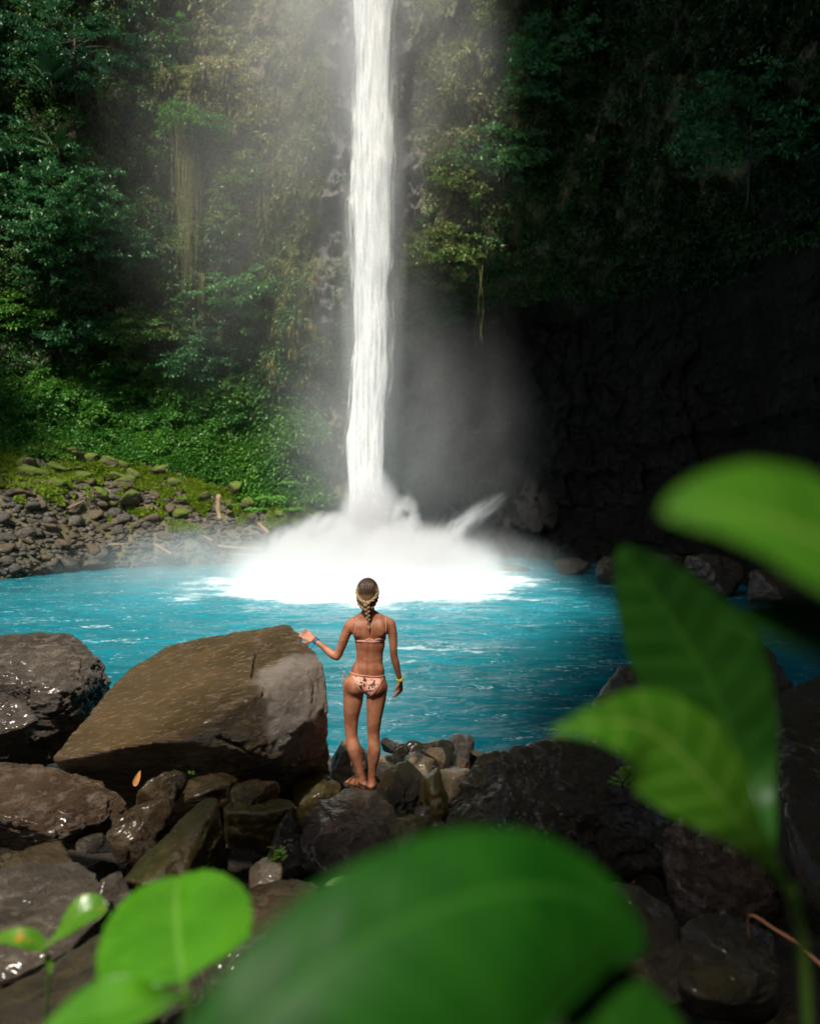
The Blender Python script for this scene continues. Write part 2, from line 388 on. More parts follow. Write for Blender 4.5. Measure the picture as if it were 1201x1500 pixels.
du = np.arange(-450, 1650, 4.0); dd = 5.2 * (46 / 5.2) ** np.linspace(0, 1, 560)
DU, DD = np.meshgrid(du, dd, indexing='ij'); DU = DU.ravel(); DD = DD.ravel()
wx = (DU - 600.5) / F * DD
q = np.stack([wx * .8, DD * 1.6, DD * 0], 1)
rf = np.hypot((wx - FX) / 1.15, DD - FY + 3)
amp = .055 + .10 * np.exp(-(rf / 9) ** 2)
hgt = fbm(q + .5 * np.stack([vnoise(q * 2, 41), vnoise(q * 2, 42), q[:, 0] * 0], 1), 5, 51, .55)
hgt = (1 - np.abs(hgt) * 2.2) * .5 + .5 * fbm(q * .5, 3, 61)
wz = hgt * amp * 1.2
rq = np.hypot((wx + 1.35) / 5.9, (DD - 27.2) / 6.6) + .45 * fbm(np.stack([wx * .7, DD * 1.1, DD * 0], 1), 6, 71, .65)
foam = sstep(1.2, .45, rq) * 1.15 + .30 * sstep(1.7, 1.0, rq) + .5 * sstep(.55, .85, hgt)
me = make_mesh('pool_water', np.stack([wx, DD, wz], 1), grid_faces(len(du), len(dd)), water_mat(), attr={'foam': foam, 'air': sstep(2.7, .9, rq)})
link('pool_water', me, kind='structure', label='churning milky turquoise pool below the waterfall')

# ------------------------------------------------------------------ waterfall
EDGE = [(-60, 514, 581), (0, 513, 580), (100, 515, 578), (200, 512, 579), (300, 508, 577), (400, 512, 575), (450, 514, 577), (500, 518, 576),
        (560, 514, 572), (600, 506, 570), (640, 500, 569), (680, 503, 567), (720, 507, 567), (760, 506, 574), (800, 498, 586), (846, 480, 610)]
def water_white(name, soft, streak=(6, 6, .35), thr=(.25, .95), bump=.35):
    m, n, l, out = newmat(name)
    tc = n.new('ShaderNodeTexCoord'); v = mapping(n, l, tc.outputs['Object'], streak)
    f = noise(n, l, v, 1.0, 7, .62, .4); f2 = noise(n, l, mapping(n, l, tc.outputs['Object'], (2.2, 2.2, .3)), 1, 5)
    p = n.new('ShaderNodeBsdfPrincipled'); l.new(mixc(n, l, ramp_out(n, l, f, .35, .6), (.78, .82, .84), (.95, .95, .93)), p.inputs['Base Color']); p.inputs['Roughness'].default_value = .9
    p.inputs['Specular IOR Level'].default_value = .1
    t = n.new('ShaderNodeBsdfTranslucent'); t.inputs[0].default_value = (.93, .95, .95, 1)
    x = n.new('ShaderNodeMixShader'); x.inputs[0].default_value = .4; l.new(p.outputs[0], x.inputs[1]); l.new(t.outputs[0], x.inputs[2])
    a = n.new('ShaderNodeAttribute'); a.attribute_name = 'body'
    al = mth(n, l, 'ADD', a.outputs['Fac'], mth(n, l, 'MULTIPLY_ADD', f, 1.6, mth(n, l, 'MULTIPLY_ADD', f2, .8, -1.2)))
    al = ramp_out(n, l, al, thr[0], thr[1])
    tr = n.new('ShaderNodeBsdfTransparent'); y = n.new('ShaderNodeMixShader')
    l.new(al, y.inputs[0]); l.new(tr.outputs[0], y.inputs[1]); l.new(x.outputs[0], y.inputs[2])
    b_ = n.new('ShaderNodeBump'); b_.inputs['Strength'].default_value = bump; b_.inputs['Distance'].default_value = .12
    l.new(mth(n, l, 'ADD', f, f2), b_.inputs['Height']); l.new(b_.outputs[0], p.inputs['Normal'])
    l.new(y.outputs[0], out.inputs[0]); return m
mw = water_white('falling_water', True)
wf = thing('waterfall', (FX, FY, 0), 'tall narrow white waterfall plunging from beyond the top of the cliff into the pool', 'waterfall')
wf['kind'] = 'structure'
def fall_sheet(name, scale, depth, bodyk, seed, dz=0, taper=.1, shift=0):
    ys = np.linspace(-60, 846, 420); na = 72
    L = np.interp(ys, [e[0] for e in EDGE], [e[1] for e in EDGE]); Rr = np.interp(ys, [e[0] for e in EDGE], [e[2] for e in EDGE])
    V = []; B = []
    Dv = FY + .8 - .8 * (ys + 60) / 906
    zz = CAM_Z - (ys - 750) / F * Dv
    cx = ((L + Rr) / 2 - 600.5) / F * Dv; hw = (Rr - L) / 2 / F * Dv
    an = np.linspace(0, 2 * np.pi, na, endpoint=False)
    A, K = np.meshgrid(an, np.arange(len(ys))); 
    q = np.stack([np.cos(A).ravel() * 2.4, np.sin(A).ravel() * 2.4, zz[K].ravel() * .35], 1)
    nz = fbm(q, 5, seed); nz2 = fbm(q * np.array([3, 3, 1.2]), 3, seed + 9)
    k = scale * (1 + nz * .15 + nz2 * .045 + .14 * vnoise(np.stack([zz[K].ravel() * .55, np.sign(np.cos(A).ravel()) * 3, A.ravel() * 0], 1), seed + 5))
    X = cx[K].ravel() + np.cos(A).ravel() * hw[K].ravel() * k + shift
    Y = Dv[K].ravel() + np.sin(A).ravel() * depth * k
    V = np.stack([X - FX, Y - FY, zz[K].ravel()], 1)
    i = np.arange(len(ys) - 1)[:, None] * na + np.arange(na)[None, :]; j = np.arange(len(ys) - 1)[:, None] * na + (np.arange(na)[None, :] + 1) % na
    Fc = np.stack([i, j, j + na, i + na], -1).reshape(-1, 4)
    edge = np.abs(np.cos(A).ravel())
    body = bodyk - taper * edge ** 4
    link(name, make_mesh(name, V, Fc, mw, attr={'body': body}), wf)
fall_sheet('water_core', .80, .55, .95, 100)
fall_sheet('water_veil', .97, .75, .45, 200)
fall_sheet('water_veil', 1.15, .95, .16, 300)

# ------------------------------------------------------------------ mist and spray volumes
def mist(name, c, rad, dens, nscale=1.0, nlo=.35, nhi=.7, power=1.0, rot=(0, 0, 0), col=(.96, .98, 1.0), aniso=.2, label=None, stretch=(1, 1, 1)):
    bm = bmesh.new(); bmesh.ops.create_icosphere(bm, subdivisions=3, radius=1.0)
    me = bpy.data.meshes.new(name); bm.to_mesh(me); bm.free()
    m, n, l, out = newmat(name + '_air')
    tc = n.new('ShaderNodeTexCoord'); ln = n.new('ShaderNodeVectorMath'); ln.operation = 'LENGTH'; l.new(tc.outputs['Object'], ln.inputs[0])
    fall = mth(n, l, 'SUBTRACT', 1.0, mth(n, l, 'POWER', ln.outputs['Value'], 2.0), clamp=True)
    fall = mth(n, l, 'POWER', fall, power)
    v = mapping(n, l, tc.outputs['Object'], tuple(r * s for r, s in zip(rad, stretch)))
    f = ramp_out(n, l, noise(n, l, v, nscale, 4, .6, .3), nlo, nhi)
    d = mth(n, l, 'MULTIPLY', mth(n, l, 'MULTIPLY', fall, f), dens)
    pv = n.new('ShaderNodeVolumePrincipled'); pv.inputs['Color'].default_value = (*col, 1); pv.inputs['Anisotropy'].default_value = aniso
    l.new(d, pv.inputs['Density']); l.new(pv.outputs[0], out.inputs['Volume'])
    me.materials.append(m)
    o = link(name, me, kind='stuff', label=label); o.location = c; o.scale = rad; o.rotation_euler = rot
    return o
mist('spray_cloud', (-1.6, 27.6, .1), (6.8, 6.0, 2.6), 1.6, .7, .30, .72, 2.0)
mist('spray_cloud', (-1.75, 30.4, .6), (1.9, 1.8, 4.6), 4.5, .9, .2, .6, 1.6)
mist('spray_cloud', (-3.4, 28.4, .4), (2.8, 2.4, 2.5), 3.4, .8, .34, .62, 1.5)
mist('spray_cloud', (.1, 28.4, .3), (3.0, 2.4, 2.3), 3.2, .8, .34, .64, 1.5)
mist('spray_cloud', (1.7, 28.2, .2), (2.5, 2.2, 1.8), 1.5, .8, .34, .66, 1.5)
mist('spray_cloud', (-5.0, 28.0, .2), (2.8, 2.6, 1.9), 2.0, .8, .34, .66, 1.5)
mist('spray_cloud', (-1.0, 24.6, .1), (4.6, 3.0, 1.1), 1.3, 1.0, .34, .66, 1.5)
mist('spray_plume', W(458, 797, 29.0), (.9, .9, 1.6), 6.0, 1.7, .38, .60, 1.3, rot=(0, R(24), 0), stretch=(1.5, 1.5, .7))
mist('spray_plume', W(425, 806, 28.8), (1.0, .9, 1.2), 4.5, 1.9, .38, .60, 1.3, rot=(0, R(-25), 0))
mist('spray_plume', W(490, 800, 29.0), (.9, .9, 1.6), 9.0, 1.6, .36, .60, 1.3)
mist('spray_plume', W(595, 790, 29.6), (.8, .8, 2.2), 6.0, 1.3, .36, .62, 1.4)
mist('spray_jet', W(676, 768, 29.3), (2.6, .6, .6), 4.2, 1.5, .40, .70, 1.8, rot=(0, R(-34), 0), stretch=(.3, 1.5, 2.2))
mist('spray_jet', W(652, 800, 29.0), (.8, .6, 1.7), 2.4, 1.6, .42, .66, 1.2, rot=(0, R(22), 0), stretch=(2.0, 2.0, .35))
mist('mist', (-7.0, 35.0, 22), (12, 5.0, 19), .060, .14, .1, .8, 3.0)
mist('mist', (-1.75, 31.2, 15), (1.75, 1.3, 21), .75, .9, .30, .72, 1.3, stretch=(1, 1, .15))
mist('mist', (-3.6, 28, .2), (11.5, 9.5, 2.8), .26, .35, .3, .7, 1.6)
mist('mist', (-2.3, 32.5, 8.0), (6.0, 4.0, 13.0), .17, .25, .2, .75, 2.8)
mist('mist', (.6, 34.5, 6.0), (8.5, 5.0, 11), .09, .22, .2, .75, 3.0)
mist('mist', (-1.5, 32.0, 29.0), (10.5, 3.2, 19.0), .24, .16, .2, .8, 2.2)
# loose strands of thrown water round the foot of the fall
rj = np.random.default_rng(3); C_ = []; A_ = []; L1 = []; T1 = []
for k in range(5000):
    a_ = rj.uniform(0, 2 * math.pi); r_ = abs(rj.normal()) * 2.4 + .3; h_ = max(.02, rj.exponential(.6) * math.exp(-r_ / 3.2))
    C_.append((-1.7 + math.cos(a_) * r_ * 1.2, 29.0 + math.sin(a_) * r_, h_)); A_.append((math.cos(a_) * 1.1, math.sin(a_), rj.normal() * .9 + .5)); L1.append(rj.uniform(.02, .11))

# ------------------------------------------------------------------ foliage generators
rng = np.random.default_rng(7)
def unit(v): return v / (np.linalg.norm(v, axis=1)[:, None] + 1e-9)
def leaves_mesh(name, C, axis, nrm, L, Wd, tint, mat, fold=.25, bend=.25):
    """one folded four-point leaf per row"""
    n = len(C); axis = unit(axis); side = unit(np.cross(axis, nrm)); nn = unit(np.cross(side, axis))
    L = np.asarray(L)[:, None]; Wd = np.asarray(Wd)[:, None]
    b = C; t = C + axis * L - nn * L * bend
    mid = C + axis * L * .45
    l_ = mid + side * Wd * .5 + nn * Wd * fold; r_ = mid - side * Wd * .5 + nn * Wd * fold
    V = np.stack([b, l_, t, r_], 1).reshape(-1, 3)
    i = np.arange(n) * 4
    Fc = np.concatenate([np.stack([i, i + 1, i + 2], 1), np.stack([i, i + 2, i + 3], 1)])
    return make_mesh(name, V, Fc, mat, smooth=False, attr={'tint': np.repeat(tint, 4)})
WHITE = plain('spray_water', (.92, .94, .95), .9, .1)
link('spray_strands', leaves_mesh('spray_strands', np.array(C_), np.array(A_), rng.normal(size=(len(C_), 3)), np.array(L1), np.array(L1) * .16, np.ones(len(C_)), WHITE), kind='stuff', label='thrown strands of white water round the foot of the waterfall')
def clump_leaves(cent, nrm, rad, cnt, L, Wd, up=.6, droop=0.0, flat=.6):
    """leaves round clump centres; returns arrays"""
    idx = np.repeat(np.arange(len(cent)), cnt)
    d = unit(rng.normal(size=(len(idx), 3)))
    nn = nrm[idx]
    dot = (d * nn).sum(1)[:, None]; d = np.where(dot < 0, d - 2 * dot * nn, d)
    r = rad[idx][:, None] * (rng.uniform(.35, 1.0, (len(idx), 1)))
    off = d * r; off[:, 2] *= flat
    C = cent[idx] + off
    ax = unit(d + nn * .2 + rng.normal(size=d.shape) * .5 + np.array([0, 0, -droop]))
    n2 = unit(nn * .5 + np.array([0, 0, up]) + d * .4 + rng.normal(size=d.shape) * .35)
    s = rng.uniform(.6, 1.3, len(idx))
    return C, ax, n2, L[idx] * s, Wd[idx] * s, idx

GREEN = leaf_mat('leaves', [(0, (.016, .055, .014)), (.3, (.035, .12, .028)), (.6, (.085, .175, .035)), (.85, (.165, .215, .05)), (1, (.27, .23, .075))], .3, .42)
DEEP = leaf_mat('deep_leaves', [(0, (.012, .052, .022)), (.4, (.030, .12, .046)), (.8, (.07, .21, .07)), (1, (.13, .28, .08))], .25, .38)
OCHRE = leaf_mat('dry_grass', [(0, (.06, .085, .02)), (.35, (.12, .15, .03)), (.6, (.19, .20, .045)), (.8, (.22, .17, .06)), (1, (.32, .24, .12))], .3, .7)
COVER = leaf_mat('cover_leaves', [(0, (.020, .08, .014)), (.4, (.045, .17, .026)), (.75, (.09, .25, .035)), (1, (.2, .36, .05))], .3, .4)

# --- leafy cover over the cliff
n0 = 21000
u = rng.uniform(-160, 1330, n0); z = rng.uniform(4.0, 33, n0)
Pc = cliffP(u, z); py = PY(Pc)
bare = bareness(u, py, Pc)
patch = fbm(Pc * .35, 3, 88) * .5 + .5
slope = (z < np.interp(u, [0, 200, 350, 430], [10.5, 11.5, 10.0, 8.0])) & (u < 440)
keep = (rng.uniform(size=n0) > bare * 1.4) & ~slope
cave = (z < np.interp(u, [520, 580, 700, 800, 900, 1300], [9, 12.5, 14.2, 15.0, 14.5, 13])) & (u > 500)
keep &= ~cave
keep &= (py < np.interp(u, [0, 300, 430, 500], [690, 720, 770, 560]) - 15) | (u > 500)
dry = np.exp(-((u - 430) / 70) ** 2) * sstep(560, 300, py) + np.exp(-((u - 320) / 110) ** 2) * sstep(300, 120, py) + np.exp(-((u - 660) / 75) ** 2) * sstep(440, 250, py)
keep &= rng.uniform(size=n0) < np.where(dry > .45, .72, 1.0) * (.5 + .8 * patch)
u, z, Pc, py, dry, patch = [a[keep] for a in (u, z, Pc, py, dry, patch)]
N = cliffN(u, z)
rad = rng.uniform(.22, .6, len(u)) * (1 - .35 * np.clip(dry, 0, 1)); cnt = (rad * 75).astype(int)
C, ax, n2, L_, Wd_, idx = clump_leaves(Pc + N * .1, N, rad, cnt, np.full(len(u), .21), np.full(len(u), .10), droop=.3)
tint = np.clip(.12 - .35 * sstep(740, 900, u[idx]) + .5 * patch[idx] + .45 * dry[idx] * (u[idx] > 230) + rng.normal(size=len(idx)) * .13 + rng.normal(size=len(u))[idx] * .10, 0, 1)  # leaves towards the right are tinted darker to paint in shade
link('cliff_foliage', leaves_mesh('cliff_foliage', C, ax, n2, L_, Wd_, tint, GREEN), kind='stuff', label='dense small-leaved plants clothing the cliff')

# --- hanging dry grass on the drier faces
n0 = 120000
u = np.concatenate([rng.normal(425, 60, n0 // 2), rng.normal(320, 90, n0 // 5), rng.normal(665, 65, n0 // 4)]); z = rng.uniform(8, 33, len(u))
Pc = cliffP(u, z); py = PY(Pc)
bare = bareness(u, py, Pc); pt = fbm(Pc * np.array([1.2, 1.2, .3]), 3, 99) * .5 + .5
keep = (rng.uniform(size=len(u)) > bare * 1.6) & (py < np.interp(u, [200, 330, 400, 470, 560, 600, 900], [300, 330, 560, 560, 200, 410, 430])) & (pt > .42) & (np.abs(u - 545) > 34)
u, z, Pc, py, pt = [a[keep] for a in (u, z, Pc, py, pt)]
N = cliffN(u, z)
ax = N * .35 + np.array([0, 0, -1]) + rng.normal(size=N.shape) * .13
tint = np.clip(pt * .7 + rng.normal(size=len(u)) * .22 + .1, 0, 1)
link('hanging_grass', leaves_mesh('hanging_grass', Pc + N * .12, ax, N + rng.normal(size=N.shape) * .3, rng.uniform(.18, .65, len(u)), rng.uniform(.02, .06, len(u)), tint, OCHRE, bend=0), kind='stuff', label='tawny dry grass hanging down the cliff beside the waterfall')

# --- bright ground cover on the left slope
n0 = 13000
u = rng.uniform(-120, 480, n0); z = rng.uniform(3.2, 12.5, n0)
Pc = cliffP(u, z); py = PY(Pc)
top = np.interp(u, [0, 200, 350, 430, 480], [10.8, 11.8, 10.5, 9.0, 7.5])
low = np.interp(u, [0, 100, 200, 300, 340, 420, 480], [660, 672, 680, 700, 715, 765, 800]) + fbm(Pc * .8, 2, 5) * 14
keep = (z < top) & (py < low)
u, z, Pc, py = [a[keep] for a in (u, z, Pc, py)]
N = cliffN(u, z); rad = rng.uniform(.18, .42, len(u)); cnt = (rad * 75).astype(int)
C, ax, n2, L_, Wd_, idx = clump_leaves(Pc, N, rad, cnt, np.full(len(u), .20), np.full(len(u), .12), up=1.0)
pt = fbm(Pc * .6, 3, 15) * .5 + .5
tint = np.clip(.28 + .6 * pt[idx] + rng.normal(size=len(idx)) * .15, 0, 1)
link('ground_cover', leaves_mesh('ground_cover', C, ax, n2, L_, Wd_, tint, COVER), kind='stuff', label='lush green ground cover on the slope left of the waterfall')

# --- trees and shrubs
BARK = rock_mat('bark', (.06, .045, .03), (.035, .028, .02), (.10, .085, .06), (.7, .9), 5, (6, 6, 1), bump=.6, bdist=.01, wet=0.0)
def tube(V, Fc, pts, rads, seg=7, cap=True):
    base = sum(len(v) for v in V); pts = [Vector(p) for p in pts]; ring = []
    up = Vector((.13, .21, 1)).normalized()
    for i, p in enumerate(pts):
        t = (pts[min(i + 1, len(pts) - 1)] - pts[max(i - 1, 0)]).normalized()
        a = t.cross(up); 
        if a.length < .1: a = t.cross(Vector((1, 0, 0)))
        a.normalize(); b = t.cross(a)
        for k in range(seg):
            an = 2 * math.pi * k / seg
            ring.append(p + a * math.cos(an) * rads[i] + b * math.sin(an) * rads[i])
    V.append(np.array(ring))
    for i in range(len(pts) - 1):
        for k in range(seg):
            Fc.append((base + i * seg + k, base + i * seg + (k + 1) % seg, base + (i + 1) * seg + (k + 1) % seg, base + (i + 1) * seg + k))
    if cap:
        V.append(np.array([pts[0], pts[-1]])); c0 = base + len(ring)
        for k in range(seg):
            Fc.append((base + (k + 1) % seg, base + k, c0, c0))
            e = base + (len(pts) - 1) * seg
            Fc.append((e + k, e + (k + 1) % seg, c0 + 1, c0 + 1))
def tube_mesh(name, tubes, mat, seg=7):
    V = []; Fc = []
    for pts, rads in tubes: tube(V, Fc, pts, rads, seg)
    Fa = [f for f in Fc if f[2] != f[3]]; Fb = [f[:3] for f in Fc if f[2] == f[3]]
    return make_mesh(name, np.concatenate(V), [np.array(Fa), np.array(Fb)] if Fb else np.array(Fa), mat)
def catmull(pts, n=8):
    pts = [Vector(p) for p in pts]; out = []
    e = [pts[0] * 2 - pts[1]] + pts + [pts[-1] * 2 - pts[-2]]
    for i in range(1, len(e) - 2):
        for k in range(n):
            t = k / n; a, b, c, d = e[i - 1], e[i], e[i + 1], e[i + 2]
            out.append(.5 * ((2 * b) + (c - a) * t + (2 * a - 5 * b + 4 * c - d) * t * t + (3 * b - a - 3 * c + d) * t ** 3))
    out.append(pts[-1]); return out

def tree(name, cat, px, py_, D, wpx, hpx, dens, label, group=None, mat=None, leaf=.22, tint=(.45, .15), blobs=14, seed=0, wall=True, droop=.25, trunkr=.07):
    """a crown of clumps on limbs; rooted in the cliff behind"""
    rs = np.random.default_rng(seed + 1000)
    if wall:
        zt = np.linspace(2, 30, 240); Pt = cliffP(np.full(240, float(px)), zt); D = float(Pt[np.argmin(np.abs(PY(Pt) - py_)), 1]); D -= .30 * wpx / 2 / F * D
    c = np.array(W(px, py_, D)); hw = wpx / 2 / F * D; hh = hpx / 2 / F * D
    root = None
    if wall:
        zz = c[2] - hh * .9; rp = cliffP(np.array([px + 0.0]), np.array([zz]))[0]; rp[1] += .4
    else:
        rp = np.array([c[0], c[1], ground_z(c[0], c[1])])
    t = thing(name, Vector(rp), label, cat, group)
    o = Vector(rp)
    cc = unit(rs.normal(size=(blobs, 3))) * rs.uniform(.35, 1, (blobs, 1)) * np.array([hw, hw * .55, hh]) + c
    tubes = []
    mid = Vector(c) + Vector((0, 0, -hh * .35))
    trunk = catmull([o, (o + mid) / 2 + Vector((rs.uniform(-.2, .2), -.2, -hh * .15)), mid, Vector(c)], 5)
    tubes.append(([p - o for p in trunk], list(np.linspace(trunkr, trunkr * .45, len(trunk)))))
    for b in cc:
        s = trunk[int(rs.integers(len(trunk) // 2, len(trunk)))]; e = Vector(b)
        m_ = (s + e) / 2 + Vector((0, 0, .12 * (e - s).length))
        tubes.append(([p - o for p in catmull([s, m_, e], 4)], list(np.linspace(trunkr * .4, trunkr * .12, 9))))
    link('trunk', tube_mesh('trunk', tubes, BARK, 6), t)
    # sub-clumps round each limb end
    cents = np.repeat(cc, 9, 0) + rs.normal(size=(len(cc) * 9, 3)) * np.array([hw, hw * .7, hh]) * .23
    rad = rs.uniform(.16, .36, len(cents)) * max(.6, min(1.6, (hw + hh) / 2 / 1.3)); nrm = np.tile(np.array([[0, -.35, .9]]), (len(cents), 1))
    cnt = np.full(len(cents), max(6, int(dens / len(cents))))
    C, ax, n2, L_, Wd_, idx = clump_leaves(cents, nrm, rad, cnt, np.full(len(cents), leaf), np.full(len(cents), leaf * .45), droop=droop, up=.8, flat=.5)
    tn = np.clip(tint[0] + rs.normal(size=len(cents))[idx] * tint[1] * .7 + rng.normal(size=len(idx)) * tint[1], 0, 1)
    link('crown', leaves_mesh('crown', C - rp, ax, n2, L_, Wd_, tn, mat or GREEN), t)
    return t
G1 = 'trees and shrubs growing out of the cliff'
tree('cliff_tree', 'tree', 85, 310, 34.5, 230, 150, 9000, 'largest tree on the left cliff with blue-green drooping foliage', G1, DEEP, .24, (.62, .16), 22, 1)
tree('cliff_tree', 'tree', 150, 345, 34.0, 170, 90, 5000, 'layered blue-green tree crown reaching right below the largest one', G1, DEEP, .24, (.68, .16), 14, 2)
tree('cliff_tree', 'tree', 20, 240, 35, 150, 110, 4500, 'dark green tree at the left frame edge above the drooping crowns', G1, DEEP, .22, (.42, .14), 14, 3)
tree('cliff_tree', 'tree', 15, 470, 31.5, 120, 90, 4500, 'bright yellow-green leafy tree low at the left frame edge', G1, COVER, .24, (.72, .15), 12, 4)
tree('cliff_tree', 'tree', 110, 60, 36, 280, 120, 6500, 'dark tree in the shaded top left corner of the cliff', G1, DEEP, .20, (.30, .14), 18, 5)
tree('cliff_tree', 'tree', 262, 60, 36.0, 60, 70, 1800, 'small fresh green shrub high on the brown rock face', G1, COVER, .20, (.62, .14), 8, 6)
tree('cliff_tree', 'tree', 290, 190, 35.5, 110, 70, 4200, 'green tree crown holding the long hanging vines', G1, COVER, .20, (.60, .15), 12, 7)
tree('cliff_tree', 'tree', 372, 265, 36, 80, 60, 3000, 'rounded green shrub between the vines and the waterfall', G1, GREEN, .18, (.66, .14), 10, 8)
tree('cliff_tree', 'tree', 335, 330, 35.8, 110, 70, 3800, 'mid green shrub just right of the hanging vines', G1, GREEN, .20, (.66, .14), 12, 9)
tree('cliff_tree', 'tree', 365, 440, 35.0, 115, 80, 4800, 'shrub with large pale glossy leaves low right of the vines', G1, DEEP, .26, (.90, .10), 12, 10)
tree('cliff_tree', 'tree', 225, 490, 36, 160, 80, 5500, 'wide bushy shrub at the foot of the hanging vines', G1, GREEN, .22, (.58, .14), 16, 11)
tree('cliff_tree', 'tree', 305, 530, 36.5, 120, 90, 4500, 'dark leafy shrub on the edge of the green slope', G1, DEEP, .20, (.55, .15), 14, 12)
tree('cliff_tree', 'tree', 115, 480, 36, 110, 70, 3600, 'dark bush at the top of the green slope', G1, DEEP, .2, (.5, .14), 12, 13)
tree('cliff_tree', 'tree', 200, 560, 36.5, 130, 60, 3500, 'low bush in the middle of the green slope', G1, COVER, .2, (.42, .14), 12, 14)
tree('cliff_tree', 'tree', 735, 235, 32.0, 120, 90, 4200, 'shrub with pale leaves right of the waterfall', G1, DEEP, .24, (.85, .12), 12, 15)
tree('cliff_tree', 'tree', 670, 270, 32.5, 90, 70, 2800, 'olive green shrub close to the right side of the waterfall', G1, GREEN, .2, (.7, .14), 10, 16)
tree('cliff_tree', 'tree', 635, 375, 33, 110, 70, 3600, 'yellow-green shrub overhanging the edge of the cave', G1, GREEN, .2, (.78, .12), 12, 17)
tree('cliff_tree', 'tree', 650, 450, 35, 70, 60, 1800, 'dim green tuft under the cave roof beside the waterfall', G1, DEEP, .2, (.6, .14), 8, 18)
tree('cliff_tree', 'tree', 820, 75, 30.5, 190, 120, 5500, 'dark tree in the shade at the top right of the waterfall', G1, DEEP, .24, (.6, .2), 16, 19)
tree('cliff_tree', 'tree', 1100, 190, 20, 240, 110, 4200, 'spreading tree with green sprays on the dark right side', G1, DEEP, .22, (.55, .16), 16, 20)

# unseen trees added over the viewer to shade and dapple the near rocks
def over_tree(loc, cx, cr, n, label, seed):
    rs = np.random.default_rng(seed); t = thing('shade_tree', loc, label, 'tree', 'unseen trees added to shade the near rocks'); o = Vector(loc); c = Vector(cx)
    tr = catmull([o, o.lerp(c, .4) + Vector((.4, -.5, .8)), c.lerp(o, .15), c], 6); tubes = [([p - o for p in tr], list(np.linspace(.32, .12, len(tr))))]
    cc = unit(rs.normal(size=(26, 3))) * rs.uniform(.3, 1, (26, 1)) * np.array(cr) + np.array(cx)
    for b in cc: s0 = tr[int(rs.integers(len(tr) // 2, len(tr)))]; tubes.append(([p - o for p in catmull([s0, (s0 + Vector(b)) / 2 + Vector((0, 0, .3)), Vector(b)], 4)], list(np.linspace(.09, .02, 9))))
    link('trunk', tube_mesh('trunk', tubes, BARK, 8), t)
    ce = np.repeat(cc, 7, 0) + rs.normal(size=(26 * 7, 3)) * np.array(cr) * .16
    C, ax, n2, L_, Wd_, idx = clump_leaves(ce, np.tile([[0, 0, 1.0]], (len(ce), 1)), rs.uniform(.3, .6, len(ce)), np.full(len(ce), n // len(ce)), np.full(len(ce), .26), np.full(len(ce), .13), flat=.5)
    link('crown', leaves_mesh('crown', C - np.array(loc), ax, n2, L_, Wd_, np.clip(.5 + rng.normal(size=len(C)) * .15, 0, 1), GREEN), t)
over_tree((3.8, -5.5, 1.0), (-.6, -4.15, 12.5), (3.6, 1.0, .9), 5500, 'unseen tree added behind the view to shade the near rocks', 1)
over_tree((3.5, -4, 1.5), (2.4, -1.0, 11.0), (3.4, 3.0, 1.5), 9000, 'unseen tree added to shade the rocks on the right', 2)
over_tree((-8.5, -5, 1.5), (-8.0, -2.5, 11.5), (2.4, 2.4, 1.4), 6000, 'unseen tree added beside the left boulders to dim the foreground', 3)

# --- big-leaved plants in the dark upper left
def bigleaf_plant(px, py_, D, n, s, label, seed):
    rs = random.Random(seed); t = thing('big_leaf_plant', W(px, py_, D), label, 'plant', 'big-leaved plants on the left cliff')
    V = []; 
    for i in range(n):
        a = math.pi * (.05 + .9 * i / max(1, n - 1)) ; d = Vector((math.cos(a), -.5, .35 + .25 * math.sin(a))).normalized()
        C = d * s * .5
        me = broad_leaf('leaf_blade', [Vector((0, 0, 0)) + C * .6, C + d * s * .35, C + d * s * .8 + Vector((0, 0, -.12 * s))], s * .30, Vector((0, -.6, 1)), M_leaf_pale, nseg=8)
        link('leaf', me, t)
    link('stem', tube_mesh('stem', [([Vector((0, .4, -.6)), Vector((0, .1, -.1)), Vector((0, 0, .15 * s))], [.03, .025, .015])], BARK), t)

